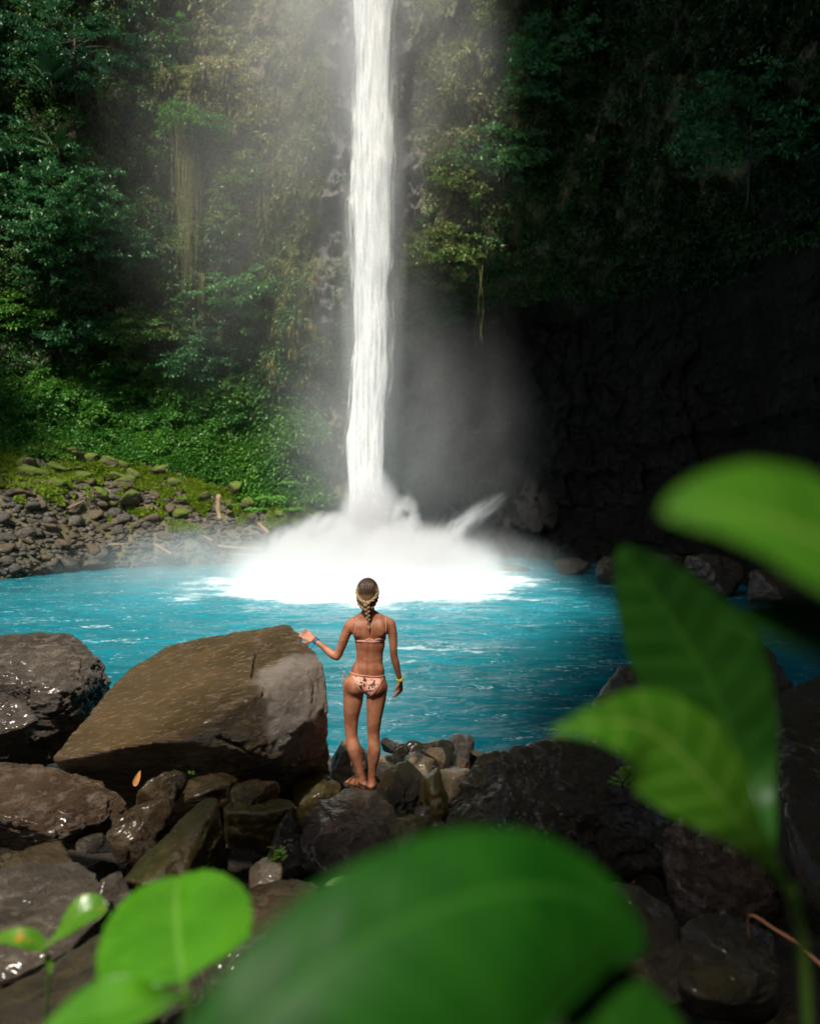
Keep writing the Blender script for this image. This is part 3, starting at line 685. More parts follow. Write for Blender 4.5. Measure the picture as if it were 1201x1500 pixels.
def broad_leaf(name, rib, halfw, up, mat, nseg=28, nac=15, fold=.22, shape='ovate', tip=1.0, vein=.0, curl=0.0, thick=.0006, asym=(1, 1), wprof=None):
    """a real blade: curved midrib, fold, lateral corrugation by veins, thickness"""
    c = catmull(rib, 8); 
    tt = np.linspace(0, 1, nseg + 1); cum = [0]
    for i in range(1, len(c)): cum.append(cum[-1] + (c[i] - c[i - 1]).length)
    cum = np.array(cum); Lg = cum[-1]; cum /= Lg; ca = np.array([tuple(p) for p in c])
    mid = np.stack([np.interp(tt, cum, ca[:, k]) for k in range(3)], 1)
    tan = np.gradient(mid, axis=0); tan = unit(tan)
    U = unit(np.tile(np.array([tuple(up)]), (nseg + 1, 1)) if not isinstance(up, list) else np.stack([np.interp(tt, [0, 1], [up[0][k], up[1][k]]) for k in range(3)], 1))
    side = unit(np.cross(tan, U)); nn = np.cross(side, tan)
    if wprof is None:
        if shape == 'ovate': wprof = [(0, .25), (.06, .62), (.2, .95), (.35, 1), (.55, .88), (.75, .58), (.9, .26), (1, 0)]
        elif shape == 'lance': wprof = [(0, .05), (.12, .22), (.3, .62), (.5, .95), (.62, 1), (.78, .78), (.9, .42), (1, 0)]
        elif shape == 'round': wprof = [(0, .0), (.02, .5), (.1, .8), (.3, 1), (.55, .98), (.75, .8), (.9, .5), (.97, .25), (1, 0)]
    # smooth width profile
    xs_ = np.linspace(0, 1, 200); wv = np.interp(xs_, [a for a, b in wprof], [b for a, b in wprof]); k = np.ones(9) / 9; wv2 = np.convolve(np.pad(wv, 4, 'edge'), k, 'valid'); wv2[0] = wv[0]; wv2[-1] = wv[-1]
    ww = np.interp(tt, xs_, wv2) * halfw
    s = np.linspace(-1, 1, nac); V = []
    A = np.zeros((nseg + 1, nac)); 
    for j, sj in enumerate(s):
        asf = asym[0] if sj < 0 else asym[1]
        x = sj * ww * asf; 
        h = fold * np.abs(x) - curl * x * x / max(halfw, 1e-6)
        ph = (tt * Lg - np.abs(x) * .7) / (Lg / 11)
        h = h + vein * halfw * np.sin(2 * np.pi * ph) * np.minimum(1, np.abs(sj) * 3) * .5
        V.append(mid + side * x[:, None] + nn * h[:, None]); A[:, j] = ph
    V = np.stack(V, 1).reshape(-1, 3)
    nv = nac; G = grid_faces(nseg + 1, nv)
    nrm = np.repeat(nn, nac, 0)
    n0_ = len(V); Vb = V - nrm * thick
    Fc = [G, G[:, ::-1] + n0_]
    # rim
    idx = np.arange(n0_).reshape(nseg + 1, nac); rim = np.concatenate([idx[0, :], idx[1:, -1], idx[-1, -2::-1], idx[-2:0:-1, 0]])
    r2 = np.roll(rim, -1); Fc.append(np.stack([rim, rim + n0_, r2 + n0_, r2], 1))
    Vall = np.concatenate([V, Vb])
    ac = np.tile(np.tile(np.abs(s), nseg + 1), 2); ph = np.tile(A.ravel(), 2)
    return make_mesh(name, Vall, Fc, mat, attr={'across': ac, 'rib': ph})
def blade_mat(name, a, b, veinc, yellow=0.0, trans=.35, rough=.3, spec=.5):
    m, n, l, out = newmat(name)
    ac = n.new('ShaderNodeAttribute'); ac.attribute_name = 'across'; rb = n.new('ShaderNodeAttribute'); rb.attribute_name = 'rib'
    v = objcoord(n, False); f = noise(n, l, v, 14, 5)
    col = mixc(n, l, ramp_out(n, l, f, .35, .65), a, b)
    fr = mth(n, l, 'ABSOLUTE', mth(n, l, 'SUBTRACT', mth(n, l, 'FRACT', rb.outputs['Fac']), .5))
    vn = mth(n, l, 'MULTIPLY', mth(n, l, 'SUBTRACT', 1.0, ramp_out(n, l, fr, .0, .09)), .45)
    mr = mth(n, l, 'MULTIPLY', mth(n, l, 'SUBTRACT', 1.0, ramp_out(n, l, ac.outputs['Fac'], .01, .06)), .8)
    col = mixc(n, l, mth(n, l, 'MAXIMUM', vn, mr), col, veinc)
    if yellow:
        col = mixc(n, l, mth(n, l, 'MULTIPLY', ramp_out(n, l, noise(n, l, v, 34, 3), .60, .70), yellow), col, (.45, .22, .02))
    p = n.new('ShaderNodeBsdfPrincipled'); l.new(col, p.inputs['Base Color']); p.inputs['Roughness'].default_value = rough; p.inputs['Specular IOR Level'].default_value = spec
    t = n.new('ShaderNodeBsdfTranslucent'); l.new(col, t.inputs[0]); x = n.new('ShaderNodeMixShader'); x.inputs[0].default_value = trans
    l.new(p.outputs[0], x.inputs[1]); l.new(t.outputs[0], x.inputs[2]); l.new(x.outputs[0], out.inputs[0]); return m
M_leaf = blade_mat('fresh_leaf', (.050, .20, .006), (.075, .26, .010), (.13, .32, .04))
M_leaf_dark = blade_mat('shade_leaf', (.008, .058, .003), (.014, .078, .004), (.030, .12, .010), rough=.45)  # darker green puts shade into the blade colour
M_leaf_low = blade_mat('broad_leaf_green', (.004, .043, .002), (.009, .060, .004), (.022, .095, .010), rough=.5, trans=.2, spec=.12)  # the bottom leaf's shade is put into its colour too
M_leaf_mid = blade_mat('mid_leaf', (.032, .125, .004), (.044, .155, .006), (.17, .28, .045), rough=.45)
M_leaf_spot = blade_mat('spotted_leaf', (.06, .19, .010), (.10, .24, .015), (.15, .30, .05), yellow=.9)
M_leaf_pale = blade_mat('pale_leaf', (.05, .13, .05), (.08, .17, .07), (.09, .2, .08))
M_stem = plain('stem', (.05, .11, .012), .5, .3)
bigleaf_plant(75, 122, 34.5, 5, 1.3, 'pale big-leaved plant high in the dark upper left', 1)
bigleaf_plant(85, 222, 34.0, 4, 1.2, 'pale big-leaved plant below the other one', 2)

# --- hanging vines
VINE = plain('vine', (.20, .19, .05), .8)
def vine(px, y0, y1, D, label, r=.018, strands=5, seed=0, spread=.2, group='long vines hanging down the left cliff'):
    zt = np.linspace(2, 30, 240); Pt = cliffP(np.full(240, float(px)), zt); D = float(Pt[np.abs(PY(Pt) - y0).argmin(), 1]) - .9
    rs = random.Random(seed); top = W(px, y0, D); ln = (y1 - y0) / F * D
    t = []; strands = strands * 3 if strands > 2 else strands; r = r * .36 if strands > 2 else r
    for s in range(strands):
        ox = rs.gauss(0, spread * 1.7); oy = rs.gauss(0, spread * .5); l_ = ln * rs.uniform(.4, 1.0)
        pts = []; k = 16; ph = rs.uniform(0, 6)
        for i in range(k + 1):
            f_ = i / k; pts.append(Vector((ox * (1 - .3 * f_) + .09 * math.sin(f_ * 6 + ph), oy + .04 * math.cos(f_ * 7 + ph), -f_ * l_)))
        t.append((pts, [r * (1 - .6 * i / k) for i in range(k + 1)]))
    link('vine', tube_mesh('vine', t, VINE, 5), None, label=label, category='vine', group=group).location = top
vine(268, 200, 455, 34.6, 'longest ochre vine strand bundle left of the pair', .028, 7, 1)
vine(282, 225, 430, 34.6, 'ochre vine bundle hanging just right of the longest one', .026, 6, 2)
vine(262, 170, 330, 34.7, 'thin vine hanging left of the ochre bundles', .016, 4, 3)
vine(294, 400, 505, 35, 'short vine reaching lowest beside the glossy shrub', .018, 4, 4, .08)
vine(320, 215, 300, 35.5, 'short pale vine hanging right of the others', .016, 5, 5)
vine(703, 385, 560, 33.0, 'single thin vine hanging from the cave roof', .013, 2, 6, .03, None)
vine(698, 430, 530, 33.2, 'thin side root hanging beside the cave roof vine', .010, 1, 7, .02, None)

# ------------------------------------------------------------------ rocks
_ico = {}
def ico(sub):
    if sub not in _ico:
        bm = bmesh.new(); bmesh.ops.create_icosphere(bm, subdivisions=sub, radius=1)
        V = np.array([tuple(v.co) for v in bm.verts]); Fc = np.array([[v.index for v in f.verts] for f in bm.faces]); bm.free(); _ico[sub] = (unit(V), Fc)
    return _ico[sub]
def hull_planes(pts, c):
    bm = bmesh.new()
    for p in pts: bm.verts.new(Vector(p) - c)
    r = bmesh.ops.convex_hull(bm, input=bm.verts[:]); bm.normal_update()
    n = []; d = []
    for f in bm.faces:
        q = f.calc_center_median(); nn = f.normal.copy(); k = nn.dot(q)
        if k < 0: nn = -nn; k = -k
        if k > 1e-4: n.append(tuple(nn)); d.append(k)
    bm.free(); return np.array(n), np.array(d)
def rock_mesh(name, pts, mat, sub=5, sharp=30, amp=.05, freq=1.6, seed=0, chips=.05, strata=0.0, rough_=.035, cracks=()):
    c = Vector(np.mean([tuple(p) for p in pts], 0))
    n, d = hull_planes(pts, c); V, Fc = ico(sub)
    # even out sampling on elongated stones
    rg = np.random.default_rng(seed * 13 + 5); nc = int(45 * min(2, chips / .03)) + 6; dn = unit(rg.normal(size=(nc, 3)))
    PA = np.array([tuple(Vector(p) - c) for p in pts]); sup = (dn @ PA.T).max(1)     # small break faces shave the corners
    n = np.concatenate([n, dn]); d = np.concatenate([d, sup * rg.uniform(.84 if chips > .02 else .96, .975, nc)])
    ext = np.ptp(np.array([tuple(p) for p in pts]), axis=0); Vd = unit(V * (ext / ext.max()) ** .6)
    x = np.maximum(Vd @ n.T / d, 1e-6); r = (x ** sharp).sum(1) ** (-1 / sharp)
    Pp = Vd * r[:, None]; s = ext.mean()
    q = Pp / s
    k = fbm(q * freq * 2.2, 5, seed * 7 + 1, .5) * amp * s
    cr, bx, by, e = cells(q[:, 0] * 4 + q[:, 1] * 2 + 5, q[:, 2] * 5 + q[:, 1] * 2.3 + 3, seed + 3)
    k += (cr * .3 + bx * cr) * chips * .5 * s
    rdg = 1 - np.abs(fbm(q * np.array([3.2, 3.2, 6.5]), 4, seed + 21)) * 2.4; k -= .35 * amp * s * np.clip(rdg, 0, 1) ** 3
    if strata: k += strata * s * np.sin((q[:, 2] * 1.0 + q[:, 0] * .25 + .06 * vnoise(q * 5, 3)) * 55) * (.5 + .5 * vnoise(q * 3, 8))
    fr_ = fbm(Pp * np.array([5.5, 5.5, 9.0]) + 3, 5, seed + 9, .6); k += (np.abs(fr_) * -2.0 + .35) * rough_ * min(1, s) + fbm(Pp * 22, 3, seed + 19) * .008 * min(1, s)
    for path, wd, dp in cracks:                      # split lines running over the face of the stone
        PC = Pp + np.array(tuple(c)); q2 = np.stack([PC[:, 0] / PC[:, 1] * F + 600.5, PY(PC)], 1) + 1.6 * np.stack([vnoise(PC * 14, 2), vnoise(PC * 14, 3)], 1); dist = np.full(len(PC), 999.0)
        for a_, b_ in zip(path, path[1:]):
            a_ = np.array(a_, float); b_ = np.array(b_, float); ab = b_ - a_; t_ = np.clip(((q2 - a_) @ ab) / (ab @ ab), 0, 1)
            dist = np.minimum(dist, np.linalg.norm(q2 - (a_ + t_[:, None] * ab), axis=1))
        k -= dp * np.exp(-(dist / wd) ** 2) * ((Vd[:, 2] > 0) | (Vd[:, 1] < 0))
    Pp = Pp + Vd * k[:, None]
    return make_mesh(name, Pp, Fc, mat), c
def box_pts(rs, c, hx, hy, hz, n=16, yaw=0, lean=0):
    pts = []
    for i in range(n):
        v = Vector((rs.gauss(0, 1), rs.gauss(0, 1), rs.gauss(0, 1))); m_ = max(abs(a) for a in v); v = v / m_ * .55 + v.normalized() * .45
        pts.append(v)
    Rm = Matrix.Rotation(yaw, 3, 'Z') @ Matrix.Rotation(lean, 3, 'Y')
    pts = [Rm @ Vector((p.x * hx, p.y * hy, p.z * hz)) for p in pts]
    mx = max(abs(p.x) for p in pts); mz = max(abs(p.z) for p in pts)
    return [Vector((p.x * hx / mx, p.y, p.z * hz / mz)) + c for p in pts]
def rock(px0, px1, py0, py1, D, mat, label, seed, hy=None, cat='rock', name='rock', group=None, sub=5, down=1.25, amp=.05, chips=.05, lean=0, yaw=0, sharp=60):
    rs = random.Random(seed); hx = (px1 - px0) / 2 / F * D; hz = (py1 - py0) / 2 / F * D * down
    c = W((px0 + px1) / 2, py0, D) - Vector((0, 0, hz)); hy = hy or hx * .8
    me, cc = rock_mesh(name, box_pts(rs, c, hx, hy, hz, 12, yaw, lean), mat, sub, sharp, amp, 1.6, seed, chips)
    o = link(name, me, label=label, category=cat, group=group); o.location = cc; return o
def hull_rock(pts, mat, label, seed, sub=6, cat='boulder', name='boulder', amp=.03, chips=.03, sharp=34, group=None, strata=0, rough_=.035, cracks=()):
    me, c = rock_mesh(name, [W(*p) for p in pts], mat, sub, sharp, amp, 1.6, seed, chips, strata, rough_, cracks)
    o = link(name, me, label=label, category=cat, group=group); o.location = c; return o

GB = 'boulders in front of the pool'
hull_rock([(70, 1112, 4.45), (178, 985, 5.7), (255, 940, 6.15), (362, 938, 6.1), (424, 912, 5.65), (434, 922, 5.5), (320, 1050, 4.36), (350, 1030, 4.47), (392, 1008, 4.60), (430, 984, 4.80), (474, 966, 5.12), (480, 1045, 4.95), (435, 1070, 4.66), (404, 1112, 4.58), (484, 1130, 5.35), (440, 1172, 5.4), (398, 1172, 5.3),
           (250, 1083, 4.30), (335, 1076, 4.46), (300, 1150, 4.95), (120, 1140, 4.75), (200, 1250, 5.4), (450, 1180, 6.0), (250, 1120, 6.4)],
          M['slab'], 'huge tilted brown slab boulder that the woman rests her hand on', 1, 7, amp=.018, chips=.006, sharp=110, group=GB, rough_=.016, cracks=[([(428, 926), (395, 938), (376, 955), (371, 990)], 1.5, .06), ([(384, 1000), (392, 1003), (385, 1018)], 1.6, .05), ([(200, 978), (206, 1002)], 1.3, .03), ([(452, 985), (462, 1005), (458, 1030)], 1.2, .02), ([(320, 1082), (350, 1092), (372, 1110)], 1.6, .03)])
hull_rock([(-120, 950, 6.2), (-60, 932, 6.8), (40, 931, 6.9), (130, 929, 6.7), (150, 945, 6.5), (178, 985, 6.4), (172, 1010, 6.2), (150, 1030, 6.0), (100, 1020, 5.7), (0, 990, 5.6), (-120, 1000, 5.6), (60, 1040, 5.7), (100, 1120, 6.0), (-120, 1120, 5.9), (140, 1100, 6.4), (40, 1100, 7.2)],
          M['grey'], 'craggy dark boulder by the water left of the tilted slab', 2, 7, amp=.05, chips=.045, group=GB, sharp=70)
hull_rock([(-90, 1010, 5.2), (0, 1008, 5.25), (35, 1022, 5.2), (62, 1048, 5.1), (30, 1070, 5.0), (-20, 1085, 4.95), (-90, 1080, 4.9), (40, 1100, 5.4), (-60, 1130, 5.3), (0, 1040, 5.9)],
          M['grey'], 'smooth rounded grey boulder at the left edge below the craggy one', 3, 6, amp=.04, chips=.02, group=GB)
hull_rock([(-60, 1120, 4.6), (30, 1112, 4.6), (110, 1122, 4.55), (170, 1140, 4.45), (205, 1165, 4.3), (150, 1200, 4.1), (110, 1228, 3.95), (20, 1205, 3.85), (-60, 1190, 3.9), (60, 1260, 4.2), (-60, 1240, 4.3), (170, 1240, 4.4)],
          M['reddish'], 'broad rust-brown wet boulder below the tilted slab at the left edge', 4, 7, amp=.05, chips=.03, group=GB)
rock(196, 266, 1127, 1195, 4.15, M['wet_brown'], 'peaked brown rock beside the orange fallen leaf', 5, lean=.3)
rock(240, 276, 1127, 1172, 4.3, M['dark'], 'small dark upright stone tucked under the slab boulder', 6)
rock(160, 255, 1162, 1245, 3.95, M['wet_brown'], 'jagged wet brown rock between the rust-brown boulder and the mossy slab', 7, amp=.08, chips=.07)
rock(266, 350, 1134, 1180, 4.35, M['wet_brown'], 'rugged brown rock directly under the slab boulder', 8, hy=.25, amp=.07)
rock(335, 412, 1146, 1185, 4.3, M['wet_brown'], 'low ridged brown rock under the right part of the slab boulder', 9, hy=.25, amp=.07)
hull_rock([(322, 1166, 3.75), (300, 1165, 3.85), (252, 1215, 3.7), (205, 1258, 3.4), (180, 1288, 3.25), (215, 1300, 3.1), (262, 1300, 3.2), (285, 1255, 3.35), (318, 1178, 3.62), (332, 1240, 3.75), (340, 1300, 3.7), (250, 1320, 3.9), (200, 1320, 3.6)],
          M['olive'], 'slanted olive-brown slab pointing up to the right', 10, 6, amp=.02, chips=.02, group=GB)
hull_rock([(325, 1178, 4.2), (345, 1168, 4.4), (425, 1170, 4.4), (440, 1180, 4.2), (438, 1240, 4.15), (385, 1190, 3.95), (330, 1188, 4.0), (330, 1238, 4.05), (400, 1250, 4.1), (350, 1240, 4.6), (430, 1230, 4.6)],
          M['olive'], 'flat-topped brown block right of the slanted slab', 11, 6, amp=.02, chips=.02, group=GB)
rock(382, 442, 1188, 1275, 3.7, M['dark'], 'dark lichened rock with a small green plant on its side', 12, lean=-.2)
rock(364, 416, 1260, 1300, 3.35, M['tan'], 'small smooth tan rock below the small green plant', 13, amp=.03, chips=.01)
hull_rock([(448, 1190, 4.5), (470, 1172, 4.75), (505, 1157, 5.0), (525, 1151, 5.45), (562, 1155, 5.35), (576, 1172, 4.95), (590, 1215, 4.6), (560, 1222, 4.4), (505, 1218, 4.3), (450, 1222, 4.1), (415, 1280, 3.9), (590, 1290, 4.1), (500, 1300, 3.85), (600, 1260, 4.8), (440, 1260, 5.2), (556, 1160, 5.0)],
          M['grey'], 'angular dark boulder the woman stands on', 14, 7, amp=.03, chips=.045, group=GB, sharp=70)
rock(482, 556, 1078, 1160, 5.9, M['tan'], 'pale tan rock right behind the woman\'s left calf', 15, hy=.4)
rock(425, 505, 1128, 1190, 5.2, M['olive'], 'brown rock between the slab boulder and the woman\'s feet', 16, hy=.3)
rock(548, 628, 1112, 1195, 5.15, M['dark'], 'brown rock just right of the woman\'s feet', 17, hy=.35, chips=.06)
rock(612, 668, 1118, 1200, 5.1, M['olive'], 'ochre humped rock right of the brown one', 18, hy=.3)
rock(636, 692, 1112, 1165, 5.6, M['tan'], 'angular olive-tan rock leaning on the dark mossy boulder', 19, hy=.3)
rock(616, 654, 1094, 1126, 6.1, M['tan'], 'small square pale block near the water', 20, amp=.02)
rock(590, 640, 1108, 1130, 5.9, M['tan'], 'flat pale rock below the square block', 21, hy=.25)
rock(572, 600, 1086, 1118, 6.5, M['dark'], 'small dark stone nearest the water', 22)
rock(592, 622, 1083, 1112, 6.6, M['dark'], 'pointed black stone at the water edge', 23)
rock(614, 650, 1080, 1105, 7.0, M['wet_brown'], 'wet brown stone half behind the square block', 24)
rock(640, 668, 1080, 1112, 6.8, M['dark'], 'blackish wet stone right of the square block', 25)
rock(650, 700, 1078, 1120, 7.1, M['grey'], 'wet grey rock washed by foam at the shore', 26, hy=.5)
rock(552, 582, 1072, 1100, 7.4, M['bank'], 'grey rock behind the woman\'s right knee', 27)
rock(660, 690, 1108, 1135, 5.9, M['tan'], 'little tan stone against the mossy boulder', 28)
rock(565, 640, 1182, 1262, 4.6, M['olive'], 'ochre slab with a pale edge below the brown rock', 29, hy=.3, lean=.3)
rock(600, 660, 1180, 1240, 4.85, M['grey'], 'grizzled rock behind the ochre slab', 30)
rock(548, 582, 1150, 1185, 5.15, M['grey'], 'small bright grey stone at the woman\'s right heel', 31)
hull_rock([(-60, 1278, 3.0), (40, 1262, 3.1), (110, 1263, 3.1), (150, 1285, 3.0), (165, 1330, 2.7), (90, 1400, 2.4), (0, 1440, 2.3), (-60, 1400, 2.3), (150, 1420, 2.9), (-60, 1450, 2.8), (30, 1300, 3.5)],
          M['grey'], 'big rounded speckled grey boulder at the lower left', 32, 7, amp=.035, chips=.015, sharp=60, group=GB)
rock(140, 212, 1278, 1360, 2.85, M['grey'], 'speckled grey stone beside the big speckled boulder', 33, amp=.03, chips=.02)
rock(-20, 135, 1250, 1290, 3.45, M['wet_brown'], 'low brown rock lying behind the big speckled boulder', 34, hy=.3)
rock(112, 172, 1222, 1250, 3.7, M['grey'], 'small flat grey stone in the dark gap', 35)
rock(160, 192, 1238, 1262, 3.5, M['reddish'], 'small reddish stone beside the slanted slab', 36)
rock(30, 70, 1238, 1262, 3.7, M['grey'], 'little wet stone at the foot of the rust-brown boulder', 37)
hull_rock([(-40, 1470, 2.0), (60, 1400, 2.2), (160, 1345, 2.4), (300, 1330, 2.5), (380, 1350, 2.4), (380, 1480, 2.1), (200, 1520, 1.7), (0, 1560, 1.7), (300, 1540, 2.4), (100, 1500, 2.7)],
          M['dark'], 'dark shaded boulder under the round green leaf', 38, 6, amp=.05, chips=.04, group=GB)
hull_rock([(358, 1300, 3.1), (400, 1285, 3.2), (462, 1283, 3.2), (478, 1320, 3.0), (470, 1400, 2.6), (400, 1420, 2.5), (350, 1370, 2.7), (480, 1420, 2.9), (360, 1400, 3.2)],
          M['wet_brown'], 'dull brown boulder between the round leaf and the big blurred leaf', 39, 6, amp=.05, chips=.03, group=GB)
rock(280, 420, 1375, 1500, 2.05, M['grey'], 'grey stone low at the bottom behind the round leaf stem', 40)
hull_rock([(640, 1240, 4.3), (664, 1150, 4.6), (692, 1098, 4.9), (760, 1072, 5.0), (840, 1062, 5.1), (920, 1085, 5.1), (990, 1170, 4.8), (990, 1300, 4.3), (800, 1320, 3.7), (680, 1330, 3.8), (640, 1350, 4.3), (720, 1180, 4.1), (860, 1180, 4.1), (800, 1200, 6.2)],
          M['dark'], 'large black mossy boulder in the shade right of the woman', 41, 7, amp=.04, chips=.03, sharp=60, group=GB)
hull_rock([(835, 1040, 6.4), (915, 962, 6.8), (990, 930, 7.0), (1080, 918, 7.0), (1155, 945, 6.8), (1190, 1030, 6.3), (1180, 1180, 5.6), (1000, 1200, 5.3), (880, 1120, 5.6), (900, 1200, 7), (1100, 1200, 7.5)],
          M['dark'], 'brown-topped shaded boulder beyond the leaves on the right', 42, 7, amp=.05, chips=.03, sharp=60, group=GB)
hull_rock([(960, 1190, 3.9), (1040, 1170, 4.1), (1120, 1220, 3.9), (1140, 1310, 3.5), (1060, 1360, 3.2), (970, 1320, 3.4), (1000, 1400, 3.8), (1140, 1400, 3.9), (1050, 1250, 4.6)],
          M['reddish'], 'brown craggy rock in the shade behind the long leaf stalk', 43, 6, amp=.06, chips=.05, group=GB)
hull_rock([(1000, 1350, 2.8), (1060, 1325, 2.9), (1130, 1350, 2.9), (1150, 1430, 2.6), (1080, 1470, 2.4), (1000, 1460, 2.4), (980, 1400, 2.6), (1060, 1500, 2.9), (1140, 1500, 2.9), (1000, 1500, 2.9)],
          M['dark'], 'ridged brown rock at the lower right near the twig', 44, 6, cat='rock', name='rock', amp=.05, chips=.04)  # dark stone colour stands in for shade on this sunlit rock
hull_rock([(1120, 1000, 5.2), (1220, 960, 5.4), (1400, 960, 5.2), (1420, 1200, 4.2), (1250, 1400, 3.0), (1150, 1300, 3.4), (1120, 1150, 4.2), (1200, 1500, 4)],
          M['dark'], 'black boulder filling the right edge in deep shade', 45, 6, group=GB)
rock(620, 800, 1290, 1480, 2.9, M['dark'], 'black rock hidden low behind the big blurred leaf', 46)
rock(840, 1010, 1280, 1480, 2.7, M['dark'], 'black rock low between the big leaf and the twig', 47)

hull_rock([(-420, 1100, 5.8), (-330, 1000, 6.2), (-200, 985, 6.4), (-110, 1020, 6.2), (-90, 1120, 5.6), (-250, 1150, 5.2), (-420, 1200, 5.6), (-200, 1200, 6.2), (-300, 1250, 6)], M['grey'], 'grey boulder just beyond the left frame edge by the water', 48, 6, group=GB)
hull_rock([(-420, 1250, 4.2), (-330, 1160, 4.4), (-180, 1150, 4.5), (-80, 1190, 4.3), (-70, 1280, 4.0), (-250, 1330, 3.7), (-420, 1400, 4.0), (-200, 1420, 4.2)], M['reddish'], 'brown boulder just beyond the left frame edge beside the rust-brown one', 49, 6, group=GB)
hull_rock([(-420, 1420, 3.0), (-300, 1320, 3.2), (-150, 1310, 3.2), (-70, 1360, 3.0), (-80, 1500, 2.6), (-300, 1560, 2.5), (-200, 1600, 3.0)], M['olive'], 'olive boulder just beyond the left frame edge by the speckled one', 50, 6, group=GB)
# stones wedged in the gaps
rf_ = random.Random(77); GM = [M['wet_brown'], M['grey'], M['olive'], M['dark'], M['tan']]
gp = [rock_mesh('gap_stone', box_pts(random.Random(900 + k), Vector((0, 0, 0)), 1, .85, .7, 15), GM[k % 5], 4, 26, .05, 1.6, 930 + k, .06)[0] for k in range(10)]
for i in range(205):
    y_ = rf_.uniform(2.3, 8.2); x_ = rf_.uniform(-.62, .62) * y_
    if i >= 150: y_ = rf_.uniform(5.2, 7.9); x_ = rf_.uniform(-.10, .20) * y_
    if x_ > .12 * y_ and y_ < 4: continue
    s_ = rf_.uniform(.10, .26) * (1.15 if y_ > 4 else 1)
    zz = ground_z(np.array([x_]), np.array([y_]))[0] + s_ * .3
    o = link('gap_stone', gp[i % 10], label='%s wet stone in the gaps %s, %s' % (['brown', 'grey', 'olive', 'blackish', 'tan'][i % 5], 'by the water' if y_ > 6.3 else 'behind the slab' if y_ > 4.9 else 'in front of the slab' if y_ > 3.4 else 'at the bottom of the photo', 'far left' if x_ < -.35 * y_ else 'left' if x_ < -.12 * y_ else 'near the woman' if x_ < .1 * y_ else 'on the shaded right'), category='stone', group='stones between the near boulders')
    o.location = (x_, y_, zz); o.scale = (s_, s_, s_ * rf_.uniform(.7, 1)); o.rotation_euler = (rf_.uniform(-.5, .5), rf_.uniform(-.5, .5), rf_.uniform(0, 6))
# rocks across the pool on the right, shade partly put into their dark colour
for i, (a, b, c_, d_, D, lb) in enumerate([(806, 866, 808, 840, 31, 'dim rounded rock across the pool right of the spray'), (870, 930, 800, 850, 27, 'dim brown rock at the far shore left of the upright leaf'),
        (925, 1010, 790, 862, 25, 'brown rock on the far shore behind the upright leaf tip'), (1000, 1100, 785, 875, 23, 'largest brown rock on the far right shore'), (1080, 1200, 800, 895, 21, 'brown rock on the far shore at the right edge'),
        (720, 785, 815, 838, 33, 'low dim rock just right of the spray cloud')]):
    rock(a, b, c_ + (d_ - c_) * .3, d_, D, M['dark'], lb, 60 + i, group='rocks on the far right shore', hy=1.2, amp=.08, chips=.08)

# left bank: counted stones, moss-capped stones, and the fine scree under them
def bank_u(n, y0, y1, r):
    out = []
    while len(out) < n:
        u = r.uniform(-40, 440); z = r.uniform(.0, 6)
        p = cliffP(np.array([u]), np.array([z]))[0]; py_ = 750 - (p[2] - CAM_Z) / p[1] * F
        if y0(u) < py_ < y1(u): out.append((u, p, py_))
    return out
rr_ = random.Random(5)
upper = lambda u: np.interp(u, [0, 100, 200, 300, 400, 440], [690, 700, 710, 735, 780, 800])
shore = lambda u: np.interp(u, [0, 200, 440], [852, 836, 830])
protos = []
for k in range(8):
    pts = box_pts(random.Random(200 + k), Vector((0, 0, 0)), 1, .8, .62, 14)
    me, c = rock_mesh('bank_stone', pts, M['bank'] if k % 3 else M['bank_brown'], 3, 26, .05, 1.6, 300 + k, .06); protos.append(me)
for i, (u, p, py_) in enumerate(bank_u(270, upper, shore, rr_)):
    s = rr_.choice([.2, .24, .3, .36, .45, .6, .85, 1.15]) * (1.0 if py_ < 800 else 1.1) * .55
    zone_ = ['far left', 'left', 'middle', 'right'][min(3, max(0, int((u + 40) / 115)))]; row_ = 'at the water line' if py_ > shore(u) - 14 else 'just under the moss' if py_ < upper(u) + 22 else 'halfway up'
    o = link('bank_stone', protos[i % 8], label='%s %s stone %s on the %s part of the left bank' % ('large' if s > .3 else 'mid-sized' if s > .2 else 'small', 'grey' if i % 8 % 3 else 'brown', row_, zone_), category='stone', group='stones on the left bank')
    o.location = Vector(p) + Vector((0, -.05, .05)); o.scale = (s, s, s * rr_.uniform(.6, 1)); o.rotation_euler = (rr_.uniform(-.4, .4), rr_.uniform(-.4, .4), rr_.uniform(0, 6))
# fine scree
q_ = bank_u(1500, lambda u: upper(u) - 22, lambda u: shore(u) + 6, rr_)
V0, F0 = ico(2); Vs = []; Fs = []
for i, (u, p, py_) in enumerate(q_):
    s = rr_.uniform(.08, .24); nz = 1 + .35 * vnoise(V0 * 1.7 + i * 3.1, 1)
    A_ = np.array(Matrix.Rotation(rr_.uniform(0, 6), 3, 'Z') @ Matrix.Rotation(rr_.uniform(-.6, .6), 3, 'X'))
    Vs.append((V0 * nz[:, None] * np.array([1, .8, .55]) * s) @ A_.T + p); Fs.append(F0 + i * len(V0))
link('gravel', make_mesh('gravel', np.concatenate(Vs), np.concatenate(Fs), M['bank'], smooth=False), kind='stuff', label='fine dark scree between the stones of the left bank')
